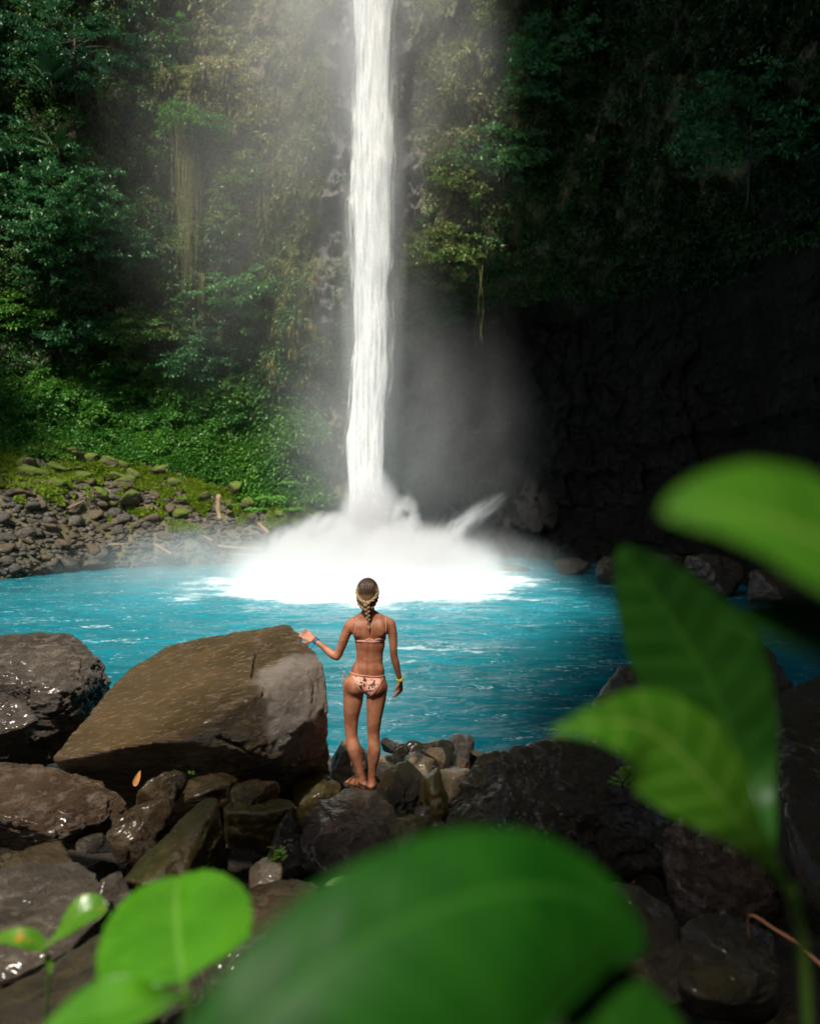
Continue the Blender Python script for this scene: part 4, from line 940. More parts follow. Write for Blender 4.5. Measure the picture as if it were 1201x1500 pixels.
# mossy stones
mossm = []
for k in range(5):
    pts = box_pts(random.Random(400 + k), Vector((0, 0, 0)), 1, .8, .6, 14)
    a_, _ = rock_mesh('mossy_stone', pts, M['bank_brown'], 4, 20, .06, 1.6, 500 + k, .05)
    V = np.array([tuple(v.co) for v in a_.vertices]); N_ = unit(V)
    Fc = np.array([list(f.vertices) for f in a_.polygons])
    kk = V[:, 2] + .55 * fbm(V * 2.3, 4, 60 + k)
    keepf = kk[Fc].min(1) > .02
    fuzz = .055 * sstep(.0, .25, kk) + .035 * vnoise(V * 14, k)
    Vm = V * 1.0 + N_ * fuzz[:, None] + np.array([0, 0, .04])
    Fm = Fc[keepf]; used = np.unique(Fm); mp = -np.ones(len(V), int); mp[used] = np.arange(len(used))
    # hanging/standing moss fibres
    b_ = make_mesh('moss', Vm[used], mp[Fm], M['moss'])
    mossm.append((a_, b_))
spots = bank_u(62, lambda u: np.interp(u, [0, 100, 200, 300, 400, 440], [655, 662, 680, 700, 735, 740]), lambda u: np.interp(u, [0, 100, 200, 300, 400, 440], [722, 735, 745, 760, 790, 800]), rr_)
for i, (u, p, py_) in enumerate(spots):
    s = rr_.uniform(.45, 1.0); a_, b_ = mossm[i % 5]
    o = link('mossy_stone', a_, label='moss-capped stone %s on the %s of the bank, %s' % ('high' if py_ < 700 else 'low' if py_ > 745 else 'midway up', ['far left', 'left', 'middle', 'right', 'spray side'][min(4, max(0, int((u + 40) / 96)))], 'one of the bigger ones' if s > .7 else 'a smaller one'), category='mossy stone', group='mossy stones on the left bank')
    o.location = Vector(p) + Vector((0, -.1, .05)); s *= rr_.choice([.4, .55, .8]); o.scale = (s * 1.2, s, s * .95); o.rotation_euler = (rr_.uniform(-.1, .6), rr_.uniform(-.35, .35), rr_.uniform(0, 6))
    link('moss', b_, o)
# moss mat spreading between them
n0 = 110000
u = rng.uniform(-60, 470, n0); z = rng.uniform(1.5, 6.5, n0); Pc = cliffP(u, z); py = PY(Pc)
c0_ = np.interp(u, [0, 100, 200, 300, 400, 440], [682, 690, 705, 728, 760, 770]); f_ = fbm(Pc * 1.1, 3, 45)
keep = (np.abs(py - c0_) < 30 + 70 * f_) & (f_ > -.22)
Pc = Pc[keep]; N = cliffN(u[keep], z[keep])
link('moss_mat', leaves_mesh('moss_mat', Pc + N * .12, N + rng.normal(size=N.shape) * .6 + np.array([0, 0, .4]), N + rng.normal(size=N.shape), rng.uniform(.10, .22, len(Pc)), rng.uniform(.04, .09, len(Pc)),
     np.clip(.75 + rng.normal(size=len(Pc)) * .15, 0, 1), leaf_mat('moss_tufts', [(0, (.07, .14, .012)), (.6, (.15, .28, .018)), (1, (.30, .36, .03))], .3, .7)), kind='stuff', label='bright mossy tufts between the stones of the left bank')
# driftwood
def log(pts, r, label, seed=0, name='driftwood_log', group='driftwood on the left bank'):
    rs = random.Random(seed); P3 = [W(*p) for p in pts]; c = P3[0].copy(); cc = catmull(P3, 6)
    V = []; t = tube_mesh(name, [([p - c for p in cc], [r * (1 + .18 * rs.uniform(-1, 1)) for _ in cc])], M['wood'], 10)
    o = link(name, t, label=label, category='driftwood', group=group); o.location = c
log([(321, 725, 34.6), (320, 745, 34.4), (323, 762, 34.2)], .13, 'upright broken tree stump standing among the mossy stones', 1, 'tree_stump')
log([(320, 800, 33), (350, 803, 32.6), (392, 806, 32.4)], .07, 'long pale driftwood pole lying flat near the spray', 2)
log([(228, 798, 33), (240, 805, 32.8), (252, 812, 32.6)], .07, 'short driftwood stick sloping down to the right', 3)
log([(298, 785, 34), (312, 793, 33.8)], .07, 'short thick driftwood piece above the long pole', 4)
log([(375, 762, 35.2), (384, 772, 35), (394, 782, 34.8)], .1, 'leaning brown driftwood root beside the moss', 5)
log([(160, 798, 32.4), (185, 797, 32.4)], .05, 'thin reddish driftwood stick in the middle of the bank', 6)
log([(335, 812, 32), (375, 814, 31.8)], .06, 'low driftwood pole nearest the water by the spray', 7)
log([(100, 745, 33.6), (125, 733, 34)], .05, 'thin dark branch among the left mossy stones', 8)
log([(333, 1236, 4.15), (360, 1238, 4.15), (392, 1240, 4.2)], .028, 'brown log wedged between the slanted slab and the lichened rock', 9, 'log', None)

# ferns beside the stump
def fern(px, py_, D, s, n, label, seed, group='ferns by the spray'):
    rs = random.Random(seed); t = thing('fern', W(px, py_, D), label, 'fern', group)
    for i in range(n):
        a = rs.uniform(0, 2 * math.pi); d = Vector((math.cos(a), math.sin(a) * .6 - .3, 0)); l_ = s * rs.uniform(.7, 1)
        pts = np.array([tuple(d * l_ * t_ + Vector((0, 0, l_ * (.9 * t_ - .8 * t_ * t_)))) for t_ in np.linspace(.08, 1, 16)])
        tg = unit(np.gradient(pts, axis=0)); sd = unit(np.cross(tg, np.array([[0, 0, 1.0]])))
        C = np.concatenate([pts, pts]); ax = np.concatenate([sd + tg * .5, -sd + tg * .5]); ln = l_ * .32 * np.sin(np.linspace(.35, 3.0, 16)); ln = np.concatenate([ln, ln])
        link('frond', leaves_mesh('frond', C, ax, np.tile([[0, -.3, 1.0]], (32, 1)), ln, ln * .38 + .02, np.full(32, .75) + np.random.default_rng(seed + i).normal(size=32) * .08, COVER), t)
fern(400, 735, 35.5, 1.1, 9, 'larger fern on the bank left of the spray', 1)
fern(375, 750, 35.2, .8, 8, 'fern arching over the driftwood root', 2)
fern(425, 750, 35.5, .9, 8, 'fern nearest the waterfall mist', 3)
fern(345, 742, 35.0, .6, 7, 'small fern right of the tree stump', 4)
fern(425, 712, 36, .8, 8, 'fern higher up the slope beside the mist', 5)

# small plants on the near rocks
def small_plant(px, py_, D, s, n, label, seed, mat=COVER):
    rs = np.random.default_rng(seed); t = thing('small_plant', W(px, py_, D), label, 'plant')
    tubes = []; C = []; A = []
    for i in range(n):
        d = rs.normal(size=3) * np.array([.6, .4, .2]) + np.array([0, -.35, .7]); d /= np.linalg.norm(d); l_ = s * rs.uniform(.5, 1)
        tubes.append(([Vector((0, 0, 0)), Vector(d * l_ * .5), Vector(d * l_)], [.0016, .0013, .0008]))
        for k in np.linspace(.4, 1, 5):
            for sg in (-1, 1): C.append(d * l_ * k); A.append(np.cross(d, [0, -1, .2]) * sg + d * .6)
    link('stem', tube_mesh('stem', tubes, M_stem, 5), t)
    C = np.array(C); A = np.array(A); m_ = len(C)
    link('foliage', leaves_mesh('foliage', C, A, np.tile([[0, -.7, .8]], (m_, 1)) + rs.normal(size=(m_, 3)) * .3, np.full(m_, s * .24), np.full(m_, s * .13), np.clip(rs.normal(.85, .1, m_), 0, 1), mat), t)
small_plant(408, 1262, 3.42, .075, 12, 'tiny bright green plant growing on the dark lichened rock', 1)
small_plant(396, 1244, 3.5, .03, 5, 'tiny sprig above the bright green plant', 2)
small_plant(920, 1150, 4.15, .12, 14, 'dim small plant on the black mossy boulder', 3)
small_plant(282, 1134, 4.3, .03, 9, 'yellow-green moss tuft under the slab boulder', 4)

# ------------------------------------------------------------------ fallen leaf, twig
o = link('fallen_leaf', broad_leaf('fallen_leaf', [Vector((-.02, 0, -.045)), Vector((0, -.004, 0)), Vector((.018, 0, .05))], .019, Vector((.1, -1, .5)), plain('orange_leaf', (.75, .34, .12), .6), nseg=12, nac=7), label='dry orange leaf fallen on the rocks under the slab boulder', category='fallen leaf')
o.location = W(202, 1140, 4.05)

# ------------------------------------------------------------------ woman
PD = 5.25
def B(px, py_, dy=0.0):
    return Vector(((px - 600.5) / F * PD, PD + dy, CAM_Z - (py_ - 750) / F * PD))
bb = bmesh.new()
def ell(c, r, rot=None, sub=3):
    m_ = Matrix.Translation(c) @ (rot.to_4x4() if rot else Matrix.Identity(4)) @ Matrix.Diagonal((*r, 1))
    bmesh.ops.create_icosphere(bb, subdivisions=sub, radius=1, matrix=m_)
def cap(p0, p1, r0, r1, n=9, bulge=0.0):
    for i in range(n + 1):
        t = i / n; r = r0 * (1 - t) + r1 * t + bulge * math.sin(math.pi * t)
        ell(p0.lerp(p1, t), (r, r, r), sub=2)
def limb(pts, n=10):
    """pts: (Vector, radius)"""
    for (a, ra), (b, rb) in zip(pts, pts[1:]):
        k = max(2, int((b - a).length / .012))
        for i in range(k + 1):
            t = i / k; r = ra * (1 - t) + rb * t; ell(a.lerp(b, t), (r, r, r), sub=2)
# head
HC = B(538.5, 869, .0)
ell(HC + Vector((0, -.010, .014)), (.070, .086, .088)); ell(HC + Vector((0, .028, -.035)), (.056, .058, .066)); ell(HC + Vector((0, .052, -.080)), (.026, .026, .022))
ell(HC + Vector((0, .088, -.024)), (.010, .016, .022)); ell(HC + Vector((0, .094, -.036)), (.013, .013, .009))      # nose
ell(HC + Vector((0, .078, -.058)), (.022, .012, .006)); ell(HC + Vector((0, .077, -.066)), (.018, .012, .007))      # lips
ell(HC + Vector((.028, .062, -.030)), (.022, .020, .022)); ell(HC + Vector((-.028, .062, -.030)), (.022, .020, .022))  # cheeks
ell(HC + Vector((0, .068, .018)), (.050, .016, .012))                                                                # brow
for s_ in (-1, 1): ell(HC + Vector((s_ * .072, .012, -.012)), (.008, .016, .028), Matrix.Rotation(s_ * .3, 3, 'Z'))
# neck and torso
limb([(B(538.8, 886, .0), .050), (B(540, 901, -.005), .052)])
limb([(B(541, 899, -.01), .045), (B(523, 908, -.005), .040), (B(515, 913, 0), .044)]); limb([(B(541, 899, -.01), .045), (B(560, 907, -.005), .039), (B(570, 912, 0), .043)])
ell(B(541.5, 924, .01), (.132, .088, .125)); ell(B(542, 944, .01), (.120, .082, .115)); ell(B(541.5, 963, .008), (.108, .076, .11)); ell(B(539, 981, .0), (.132, .086, .09))
ell(B(526, 922, -.045), (.055, .040, .075)); ell(B(557, 921, -.045), (.053, .040, .075))                                # shoulder blades
ell(B(527, 934, .075), (.052, .05, .05)); ell(B(556, 934, .075), (.052, .05, .05))                                    # chest
ell(B(536.5, 994, .005), (.150, .092, .085))
ell(B(521.5, 1003, -.042), (.082, .078, .080)); ell(B(549.5, 1005, -.042), (.078, .076, .078))                          # buttocks
# legs
SZ = CAM_Z - (1157 - 750) / F * PD          # sole height
def P3(px, z, dy): return Vector(((px - 600.5) / F * PD, PD + dy, z))
limb([(B(518.5, 1004, .0), .090), (B(517.5, 1025, .0), .080), (B(514.5, 1050, .01), .062), (B(514, 1070, .015), .052), (B(515, 1080, .012), .050), (B(518, 1095, -.012), .055), (B(521, 1106, -.010), .050), (B(526, 1124, .0), .036), (B(529.5, 1138, .0), .030), (B(530.5, 1146, -.005), .033)])
limb([(B(552.5, 1006, .0), .086), (B(551, 1025, .0), .078), (B(548.5, 1050, .0), .062), (B(547, 1072, .005), .051), (B(547.5, 1082, .0), .049), (B(548.5, 1097, -.020), .054), (B(547.5, 1108, -.016), .049), (B(545.5, 1125, -.006), .036), (B(544.5, 1139, -.004), .030), (B(545, 1147, -.01), .033)])
def foot(ank, d, z0):
    d = Vector((d[0], d[1], 0)).normalized(); s_ = Vector((d.y, -d.x, 0)); a = Vector((ank.x, ank.y, z0))
    limb([(a - d * .035 + Vector((0, 0, .030)), .029), (a + d * .04 + Vector((0, 0, .034)), .032), (a + d * .10 + Vector((0, 0, .024)), .025)])
    limb([(a + d * .05 + s_ * .012 + Vector((0, 0, .022)), .022), (a + d * .125 + s_ * .02 + Vector((0, 0, .018)), .018)]); limb([(a + d * .05 - s_ * .014 + Vector((0, 0, .022)), .022), (a + d * .115 - s_ * .024 + Vector((0, 0, .018)), .018)])
    for k, (o_, l_) in enumerate([(.030, .165), (.014, .163), (.0, .157), (-.014, .150), (-.027, .140)]):
        limb([(a + d * .12 + s_ * o_ + Vector((0, 0, .014)), .010 if k else .013), (a + d * (l_ + .018) + s_ * o_ * 1.1 + Vector((0, 0, .010)), .008 if k else .011)])
    return a, d, s_
SOLE = .014
aL = B(530, 1146, -.0); aR = B(544.8, 1147, -.02)
ftL = foot(aL, (-.72, .70), SZ + SOLE); ftR = foot(aR, (.12, 1), SZ + SOLE)
# arms
limb([(B(513.5, 915, 0), .047), (B(508, 926, .0), .043), (B(501, 945, .01), .038), (B(495.5, 959, .02), .034), (B(492.5, 963, .022), .032)])
limb([(B(493, 963, .022), .033), (B(486, 960, .035), .035), (B(475, 952, .06), .029), (B(463, 944.5, .09), .021), (B(457.5, 941.5, .105), .020)])
limb([(B(571.5, 914, 0), .045), (B(575, 928, .0), .040), (B(576, 945, .0), .035), (B(576.5, 960, .005), .032)])
limb([(B(576.5, 960, .005), .032), (B(579, 970, .015), .033), (B(582, 983, .035), .027), (B(585, 996, .055), .020), (B(586, 1000, .06), .019)])
def hand(wr, d, nrm, curl, flat=.5, sgn=1):
    """wr wrist, d towards fingers, nrm out of the back of the hand, sgn thumb side"""
    d = d.normalized(); s_ = d.cross(nrm).normalized(); nn = s_.cross(d).normalized()
    for i in range(9):
        t = i / 8
        for j in range(-3, 4):
            ell(wr + d * (.012 + .07 * t) + s_ * (j / 3) * (.020 + .014 * t), (.011, .011, .011), sub=1)
    for k, (o_, l_) in enumerate([(.030, .068), (.010, .078), (-.011, .072), (-.031, .056)]):
        p = wr + d * .082 + s_ * o_ * sgn; dd_ = (d + s_ * o_ * sgn * 1.2).normalized(); pts = [(p, .0095)]
        ang = 0
        for seg, c_ in ((.45, curl), (.32, curl * 1.2), (.23, curl * .9)):
            ang += c_ * (1 + .12 * k); v = dd_ * math.cos(ang) - nn * math.sin(ang); p = p + v * l_ * seg; pts.append((p, .0088 - .0008 * len(pts)))
        limb(pts)
    p = wr + d * .022 + s_ * sgn * .026; v1 = (d * .7 + s_ * sgn * .8 - nn * .2).normalized(); v2 = (d * .95 + s_ * sgn * .35 - nn * .25).normalized()
    limb([(p, .013), (p + v1 * .034, .011), (p + v1 * .034 + v2 * .032, .0085)])
hand(B(457.5, 941.5, .105), B(436, 931, .165) - B(457.5, 941.5, .105), Vector((-.25, -.75, .6)), .12, sgn=-1)
hand(B(586, 1000, .06), Vector((-.02, .03, -1)), Vector((.9, -.45, 0)), .42, sgn=1)
me = bpy.data.meshes.new('tmp'); bb.to_mesh(me); bb.free()
tmp = bpy.data.objects.new('tmp', me); COL.objects.link(tmp)
rm = tmp.modifiers.new('r', 'REMESH'); rm.mode = 'VOXEL'; rm.voxel_size = .0042; rm.use_smooth_shade = True
sm = tmp.modifiers.new('s', 'SMOOTH'); sm.factor = .5; sm.iterations = 7
dg = bpy.context.evaluated_depsgraph_get(); ev = tmp.evaluated_get(dg); body_me = bpy.data.meshes.new_from_object(ev)
bpy.data.objects.remove(tmp); body_me.name = 'person'
co = np.empty(len(body_me.vertices) * 3); body_me.vertices.foreach_get('co', co); co = co.reshape(-1, 3)
# even out the joins of the trunk and limbs, leaving hands, feet and face crisp
ed = np.empty(len(body_me.edges) * 2, np.int64); body_me.edges.foreach_get('vertices', ed); ed = ed.reshape(-1, 2)
deg = np.bincount(ed.ravel(), minlength=len(co))[:, None]
def near_(p, r): return np.exp(-(((co - np.array(tuple(p))) ** 2).sum(1) / r ** 2) ** 2)
hold = np.maximum.reduce([near_(B(445, 936, .14), .13), near_(B(585, 1012, .06), .13), near_(HC, .15), near_(ftL[0], .17), near_(ftR[0], .17)])
wgt_ = (1 - np.clip(hold * 1.3, 0, 1))[:, None]
trunk_ = (np.exp(-((co[:, 0] - B(540, 0).x) / .17) ** 6) * sstep(B(0, 1030).z, B(0, 1005).z, co[:, 2]) * sstep(B(0, 895).z, B(0, 905).z, co[:, 2]))[:, None]
for it in range(200):
    sm_ = np.zeros_like(co)
    for k3 in range(3):
        sm_[:, k3] = np.bincount(ed[:, 0], co[ed[:, 1], k3], len(co)) + np.bincount(ed[:, 1], co[ed[:, 0], k3], len(co))
    lap = sm_ / np.maximum(deg, 1) - co
    co = co + lap * (.6 if it % 2 == 0 else -.56) * wgt_ if it >= 100 else co + lap * .6 * wgt_ * (.25 + .75 * trunk_)
# spine furrow and soft muscle relief
sx = (541 - 600.5) / F * PD
back = np.clip((PD - co[:, 1]) / .06, 0, 1) * sstep(B(0, 995).z, B(0, 980).z, co[:, 2]) * sstep(B(0, 905).z, B(0, 925).z, co[:, 2])
co[:, 1] += .007 * np.exp(-((co[:, 0] - sx) / .016) ** 2) * back
body_me.vertices.foreach_set('co', co.ravel()); body_me.update()
body_me.polygons.foreach_set('use_smooth', np.ones(len(body_me.polygons), bool))
bvh = BVHTree.FromPolygons([tuple(v) for v in co], [list(p.vertices) for p in body_me.polygons])
def skin_mat():
    m, n, l, out = newmat('skin'); v = objcoord(n, False)
    f = noise(n, l, v, 9, 4); f2 = noise(n, l, v, 70, 3)
    col = mixc(n, l, ramp_out(n, l, f, .42, .58), (.30, .105, .048), (.47, .20, .108))
    col = mixc(n, l, mth(n, l, 'MULTIPLY', f2, .35), col, (.45, .17, .10))
    p = n.new('ShaderNodeBsdfPrincipled'); l.new(col, p.inputs['Base Color']); p.inputs['Roughness'].default_value = .55
    p.inputs['Subsurface Weight'].default_value = .12; p.inputs['Subsurface Radius'].default_value = (.02, .008, .004)
    l.new(p.outputs[0], out.inputs[0]); return m
body_me.materials.clear(); body_me.materials.append(skin_mat())
ORG = Vector((B(538, 0).x, PD, SZ))
recenter(body_me, ORG)
person = link('person', body_me, label='woman in a peach bikini standing with her back turned, hand on the slab boulder', category='person'); person.location = ORG
def pl(name, me, **k):
    me.transform(Matrix.Translation(-ORG)); return link(name, me, person, **k)
def onback(px, py_, off=.003, front=False):
    c = B(px, py_, 0); c0 = Vector((0, 0, CAM_Z))
    # straight cast through the body along +y / -y
    if front: h = bvh.ray_cast(Vector((c.x, PD + .6, c.z)), Vector((0, -1, 0)))
    else: h = bvh.ray_cast(Vector((c.x, PD - .6, c.z)), Vector((0, 1, 0)))
    if h[0] is None:
        h = bvh.find_nearest(c)
    return h[0] + h[1] * off, h[1]
PEACH = plain('peach_cloth', (.85, .42, .30), .7); PRINT = None
def band(name, pix, r, mat, front=False, off=.003, n=6):
    pts = []
    for (a, b) in zip(pix, pix[1:]):
        for i in range(n): pts.append((a[0] + (b[0] - a[0]) * i / n, a[1] + (b[1] - a[1]) * i / n))
    pts.append(pix[-1]); P_ = [onback(x, y, off, front)[0] for x, y in pts]
    return ([p for p in P_], [r] * len(P_))
def ring(level, x0, x1, r, mat_unused=None, off=.002, n=48, slope=0.0, cx=None):
    """a closed band round the trunk at a pixel row"""
    cx = cx or (x0 + x1) / 2; out = []
    for i in range(n + 1):
        a = 2 * math.pi * i / n; d = Vector((math.cos(a), math.sin(a), 0)); lv = level + slope * math.cos(a)
        o_ = B(cx, lv, .01); h = bvh.ray_cast(o_, d)
        out.append(h[0] + d * off if h[0] is not None else o_ + d * .1)
    return (out, [r] * (n + 1))
BT = [ring(936.5, 500, 585, .0042, cx=541), ring(938.0, 500, 585, .0042, cx=541)]
BT.append(band('s', [(565, 904), (565.5, 918), (565, 934)], .0030, None)); BT.append(band('s', [(523.5, 904), (522, 918), (519, 934)], .0026, None))
BT.append(band('s', [(550, 934.5), (556, 933.5), (563, 936)], .0040, None)); BT.append(band('s', [(548, 935), (542, 933.5), (534, 936.5)], .0040, None)); BT.append(band('s', [(548.5, 935), (549, 939)], .0052, None))
me = tube_mesh('bikini_top', BT, PEACH, 8); pl('bikini_top', me)
# fabric patches draped on the body from pixel polygons
def patch_mesh(name, poly, mat, front=False, off=.004, step=.9):
    xs = [p[0] for p in poly]; ys = [p[1] for p in poly]
    def inside(x, y):
        c = False
        for i in range(len(poly)):
            (x1, y1), (x2, y2) = poly[i], poly[i - 1]
            if (y1 > y) != (y2 > y) and x < (x2 - x1) * (y - y1) / (y2 - y1) + x1: c = not c
        return c
    gx_ = np.arange(min(xs) - step, max(xs) + 2 * step, step); gy_ = np.arange(min(ys) - step, max(ys) + 2 * step, step)
    idx = {}; V = []; Fc = []
    def vid(i, j):
        if (i, j) not in idx:
            p, nn = onback(gx_[i], gy_[j], off, front); idx[(i, j)] = len(V); V.append(tuple(p))
        return idx[(i, j)]
    for i in range(len(gx_) - 1):
        for j in range(len(gy_) - 1):
            if inside(gx_[i] + step / 2, gy_[j] + step / 2):
                f = [vid(i, j), vid(i + 1, j), vid(i + 1, j + 1), vid(i, j + 1)]
                q = [Vector(V[k]) for k in f]
                if max((q[a] - q[(a + 1) % 4]).length for a in range(4)) < .035: Fc.append(f)
    return make_mesh(name, np.array(V), np.array(Fc), mat)
def print_mat():
    m, n, l, out = newmat('printed_cloth'); v = objcoord(n, False)
    f = noise(n, l, v, 26, 3, .5, 1.0)
    col = mixc(n, l, ramp_out(n, l, f, .50, .56), (.85, .42, .30), (.03, .035, .05))
    p = n.new('ShaderNodeBsdfPrincipled'); l.new(col, p.inputs['Base Color']); p.inputs['Roughness'].default_value = .75; l.new(p.outputs[0], out.inputs[0]); return m
PR = print_mat()
bot = [(518, 986.5), (540, 989), (560, 991), (556, 998), (550, 1006), (544, 1013), (539, 1018), (535, 1015), (531, 1008), (526, 998)]
pl('bikini_bottom', patch_mesh('bikini_bottom', bot, PR, step=.45))
fr = [(512, 985), (540, 990), (566, 991), (556, 1003), (545, 1015), (538, 1019), (532, 1015), (522, 1002)]
pl('bikini_bottom', patch_mesh('bikini_bottom', fr, PR, front=True))
tie = [ring(986.5, 0, 0, .0034, cx=537, slope=2.2, off=.001), band('t', [(517, 987), (525, 998), (531, 1009), (537, 1018)], .0030, None), band('t', [(561, 991), (556, 999), (549, 1009), (540, 1018)], .0030, None)]
bw = B(506.5, 985, -.01)
tie.append(([bw, bw + Vector((-.02, -.01, -.01)), bw + Vector((-.022, -.012, -.05)), bw + Vector((-.03, -.012, -.10))], [.003, .003, .0025, .002]))
tie.append(([bw, bw + Vector((-.012, -.014, .012)), bw + Vector((-.016, -.012, -.012)), bw], [.003, .003, .003, .003]))
pl('side_ties', tube_mesh('side_ties', tie, PEACH, 7))
# bracelets
def bangle(name, c, d, r, tr, mat, extra=None):
    d = d.normalized(); a = d.cross(Vector((0, 0, 1)) if abs(d.z) < .8 else Vector((1, 0, 0))).normalized(); b = d.cross(a)
    pts = [c + a * math.cos(t) * r + b * math.sin(t) * r for t in np.linspace(0, 2 * math.pi, 25)]
    T = []
    for k in (-1, 0, 1): T.append(([p + d * k * tr * 1.1 for p in pts], [tr] * 25))
    if extra: T += extra
    pl(name, tube_mesh(name, T, mat, 6))
fa = B(457.5, 941.5, .105) - B(475, 952, .06)
wb = B(460.5, 943.0, .098)
bangle('bracelet', wb, fa, .0235, .0042, plain('blue_cord', (.02, .16, .42), .6), [([wb + Vector((-.005, -.02, -.015)), wb + Vector((-.025, -.025, -.035)), wb + Vector((-.035, -.02, -.05))], [.003, .003, .004])])
bangle('thin_bracelet', B(458.3, 941.0, .104), fa, .0215, .0022, plain('red_cord', (.45, .03, .04), .6))
bangle('wristband', B(585.6, 998, .058), B(586, 1000, .06) - B(582, 983, .035), .0222, .0050, plain('yellow_band', (.75, .68, .03), .5))
# sandals
SLM = plain('sandal_leather', (.10, .06, .035), .7)
def sandal(ft):
    a, d, s_ = ft; V = []; n = 20
    out = [(-.062, .012), (-.055, .026), (-.03, .032), (.02, .031), (.07, .037), (.12, .044), (.16, .040), (.188, .022), (.195, 0), (.188, -.026), (.16, -.042), (.12, -.043), (.07, -.034), (.02, -.030), (-.03, -.031), (-.055, -.025), (-.062, -.01)]
    lo_ = [a + d * x + s_ * y - Vector((0, 0, .014)) for x, y in out]; hi_ = [p + Vector((0, 0, .013)) for p in lo_]
    bm = bmesh.new(); L = [bm.verts.new(p) for p in lo_]; H = [bm.verts.new(p) for p in hi_]
    bm.faces.new(L[::-1]); bm.faces.new(H)
    for i in range(len(L)): bm.faces.new((L[i], L[(i + 1) % len(L)], H[(i + 1) % len(L)], H[i]))
    bmesh.ops.recalc_face_normals(bm, faces=bm.faces); me = bpy.data.meshes.new('sandal'); bm.to_mesh(me); bm.free(); me.materials.append(SLM)
    o = pl('sandal', me)
    T = []
    def arch(x, h, w_): return ([a + d * x + s_ * (w_ * math.cos(t)) + Vector((0, 0, -.004 + h * math.sin(t))) for t in np.linspace(0, math.pi, 13)], [.0045] * 13)
    T.append(arch(.10, .062, .042)); T.append(arch(.108, .060, .043)); T.append(arch(.045, .080, .037))
    hl = [a + d * (-.02 - .055 * math.sin(t)) + s_ * (.036 * math.cos(t)) + Vector((0, 0, .05 - .01 * math.sin(t))) for t in np.linspace(-.3, math.pi + .3, 17)]
    T.append((hl, [.0042] * 17)); T.append(([a + d * -.0 + s_ * .035, a + s_ * .037 + Vector((0, 0, .05))], [.004, .004])); T.append(([a - s_ * .035, a - s_ * .037 + Vector((0, 0, .05))], [.004, .004]))
    me2 = tube_mesh('strap', T, SLM, 6); me2.transform(Matrix.Translation(-ORG)); link('strap', me2, o)
sandal(ftL); sandal(ftR)
# eyes
for s_ in (-1, 1):
    bm = bmesh.new(); bmesh.ops.create_uvsphere(bm, u_segments=16, v_segments=10, radius=.011, matrix=Matrix.Translation(HC + Vector((s_ * .030, .0745, -.002))))
    me = bpy.data.meshes.new('eye'); bm.to_mesh(me); bm.free(); me.materials.append(plain('eye', (.35, .30, .27), .2)); pl('eye', me)
# hair: cap with combed strands, two twisted side ropes, braid
def hair_mat():
    m, n, l, out = newmat('hair'); v = objcoord(n, False)
    sp = n.new('ShaderNodeSeparateXYZ'); l.new(v, sp.inputs[0])
    a = n.new('ShaderNodeAttribute'); a.attribute_name = 'blond'
    f = noise(n, l, mapping(n, l, v, (260, 260, 18)), 1, 4)
    dk = mixc(n, l, f, (.030, .015, .009), (.11, .065, .04)); lt = mixc(n, l, f, (.26, .15, .07), (.58, .42, .24))
    p = n.new('ShaderNodeBsdfPrincipled'); l.new(mixc(n, l, a.outputs['Fac'], dk, lt), p.inputs['Base Color']); p.inputs['Roughness'].default_value = .38
    b_ = n.new('ShaderNodeBump'); b_.inputs['Strength'].default_value = .6; b_.inputs['Distance'].default_value = .003; l.new(f, b_.inputs['Height']); l.new(b_.outputs[0], p.inputs['Normal'])
    l.new(p.outputs[0], out.inputs[0]); return m
HM = hair_mat()
V, Fc = ico(6); c0 = HC + Vector((0, -.012, .018))
Vh = V * np.array([.084, .100, .103]); ang = np.arctan2(V[:, 0], -V[:, 1])
Vh = Vh * (1 + .022 * np.sin(ang * 26 + V[:, 2] * 3) * sstep(1.0, .5, V[:, 2]) + .015 * vnoise(V * 5, 3))[:, None]
Vh[:, 0] *= 1 + .06 * np.exp(-((V[:, 2] + .25) / .35) ** 2)
Vw = Vh + np.array(tuple(c0))
keepv = ~((Vh[:, 1] > .035) & (Vh[:, 2] < .062)) & (Vh[:, 2] > -.085) & ~((Vh[:, 1] > .005) & (Vh[:, 2] < -.05))
kf = keepv[Fc].all(1); Fm = Fc[kf]; used = np.unique(Fm); mp = -np.ones(len(Vw), int); mp[used] = np.arange(len(used))
bl = np.clip(sstep(.0, -.5, V[:, 2]) + sstep(.6, .9, np.abs(V[:, 0])) * .6 * sstep(.6, .2, V[:, 2]), 0, 1)
pl('hair', make_mesh('hair', Vw[used], mp[Fm], HM, attr={'blond': bl[used]}))
hairp = [c for c in person.children if c.name.startswith('hair')][0]
def rope(name, pts, r0, r1, strands=2, tw=7, bl=.9):
    cc = catmull(pts, 8); T = []
    for s in range(strands):
        P_ = []; Rr_ = []
        for i, p in enumerate(cc):
            t = i / (len(cc) - 1); r = r0 * (1 - t) + r1 * t; an = tw * t * math.pi + 2 * math.pi * s / strands
            tg = (cc[min(i + 1, len(cc) - 1)] - cc[max(0, i - 1)]).normalized(); a = tg.cross(Vector((0, 1, 0))).normalized(); b = tg.cross(a)
            P_.append(p + a * math.cos(an) * r * .55 + b * math.sin(an) * r * .55); Rr_.append(r * .75)
        T.append((P_, Rr_))
    me = tube_mesh(name, T, HM, 8); at = me.attributes.new('blond', 'FLOAT', 'POINT'); at.data.foreach_set('value', np.full(len(me.vertices), bl, np.float32))
    me.transform(Matrix.Translation(-ORG)); link(name, me, hairp)
rope('twist', [B(523.5, 862, -.03), B(525, 871, -.070), B(530.5, 877.5, -.098), B(538, 880.5, -.105)], .010, .013, 2, 5)
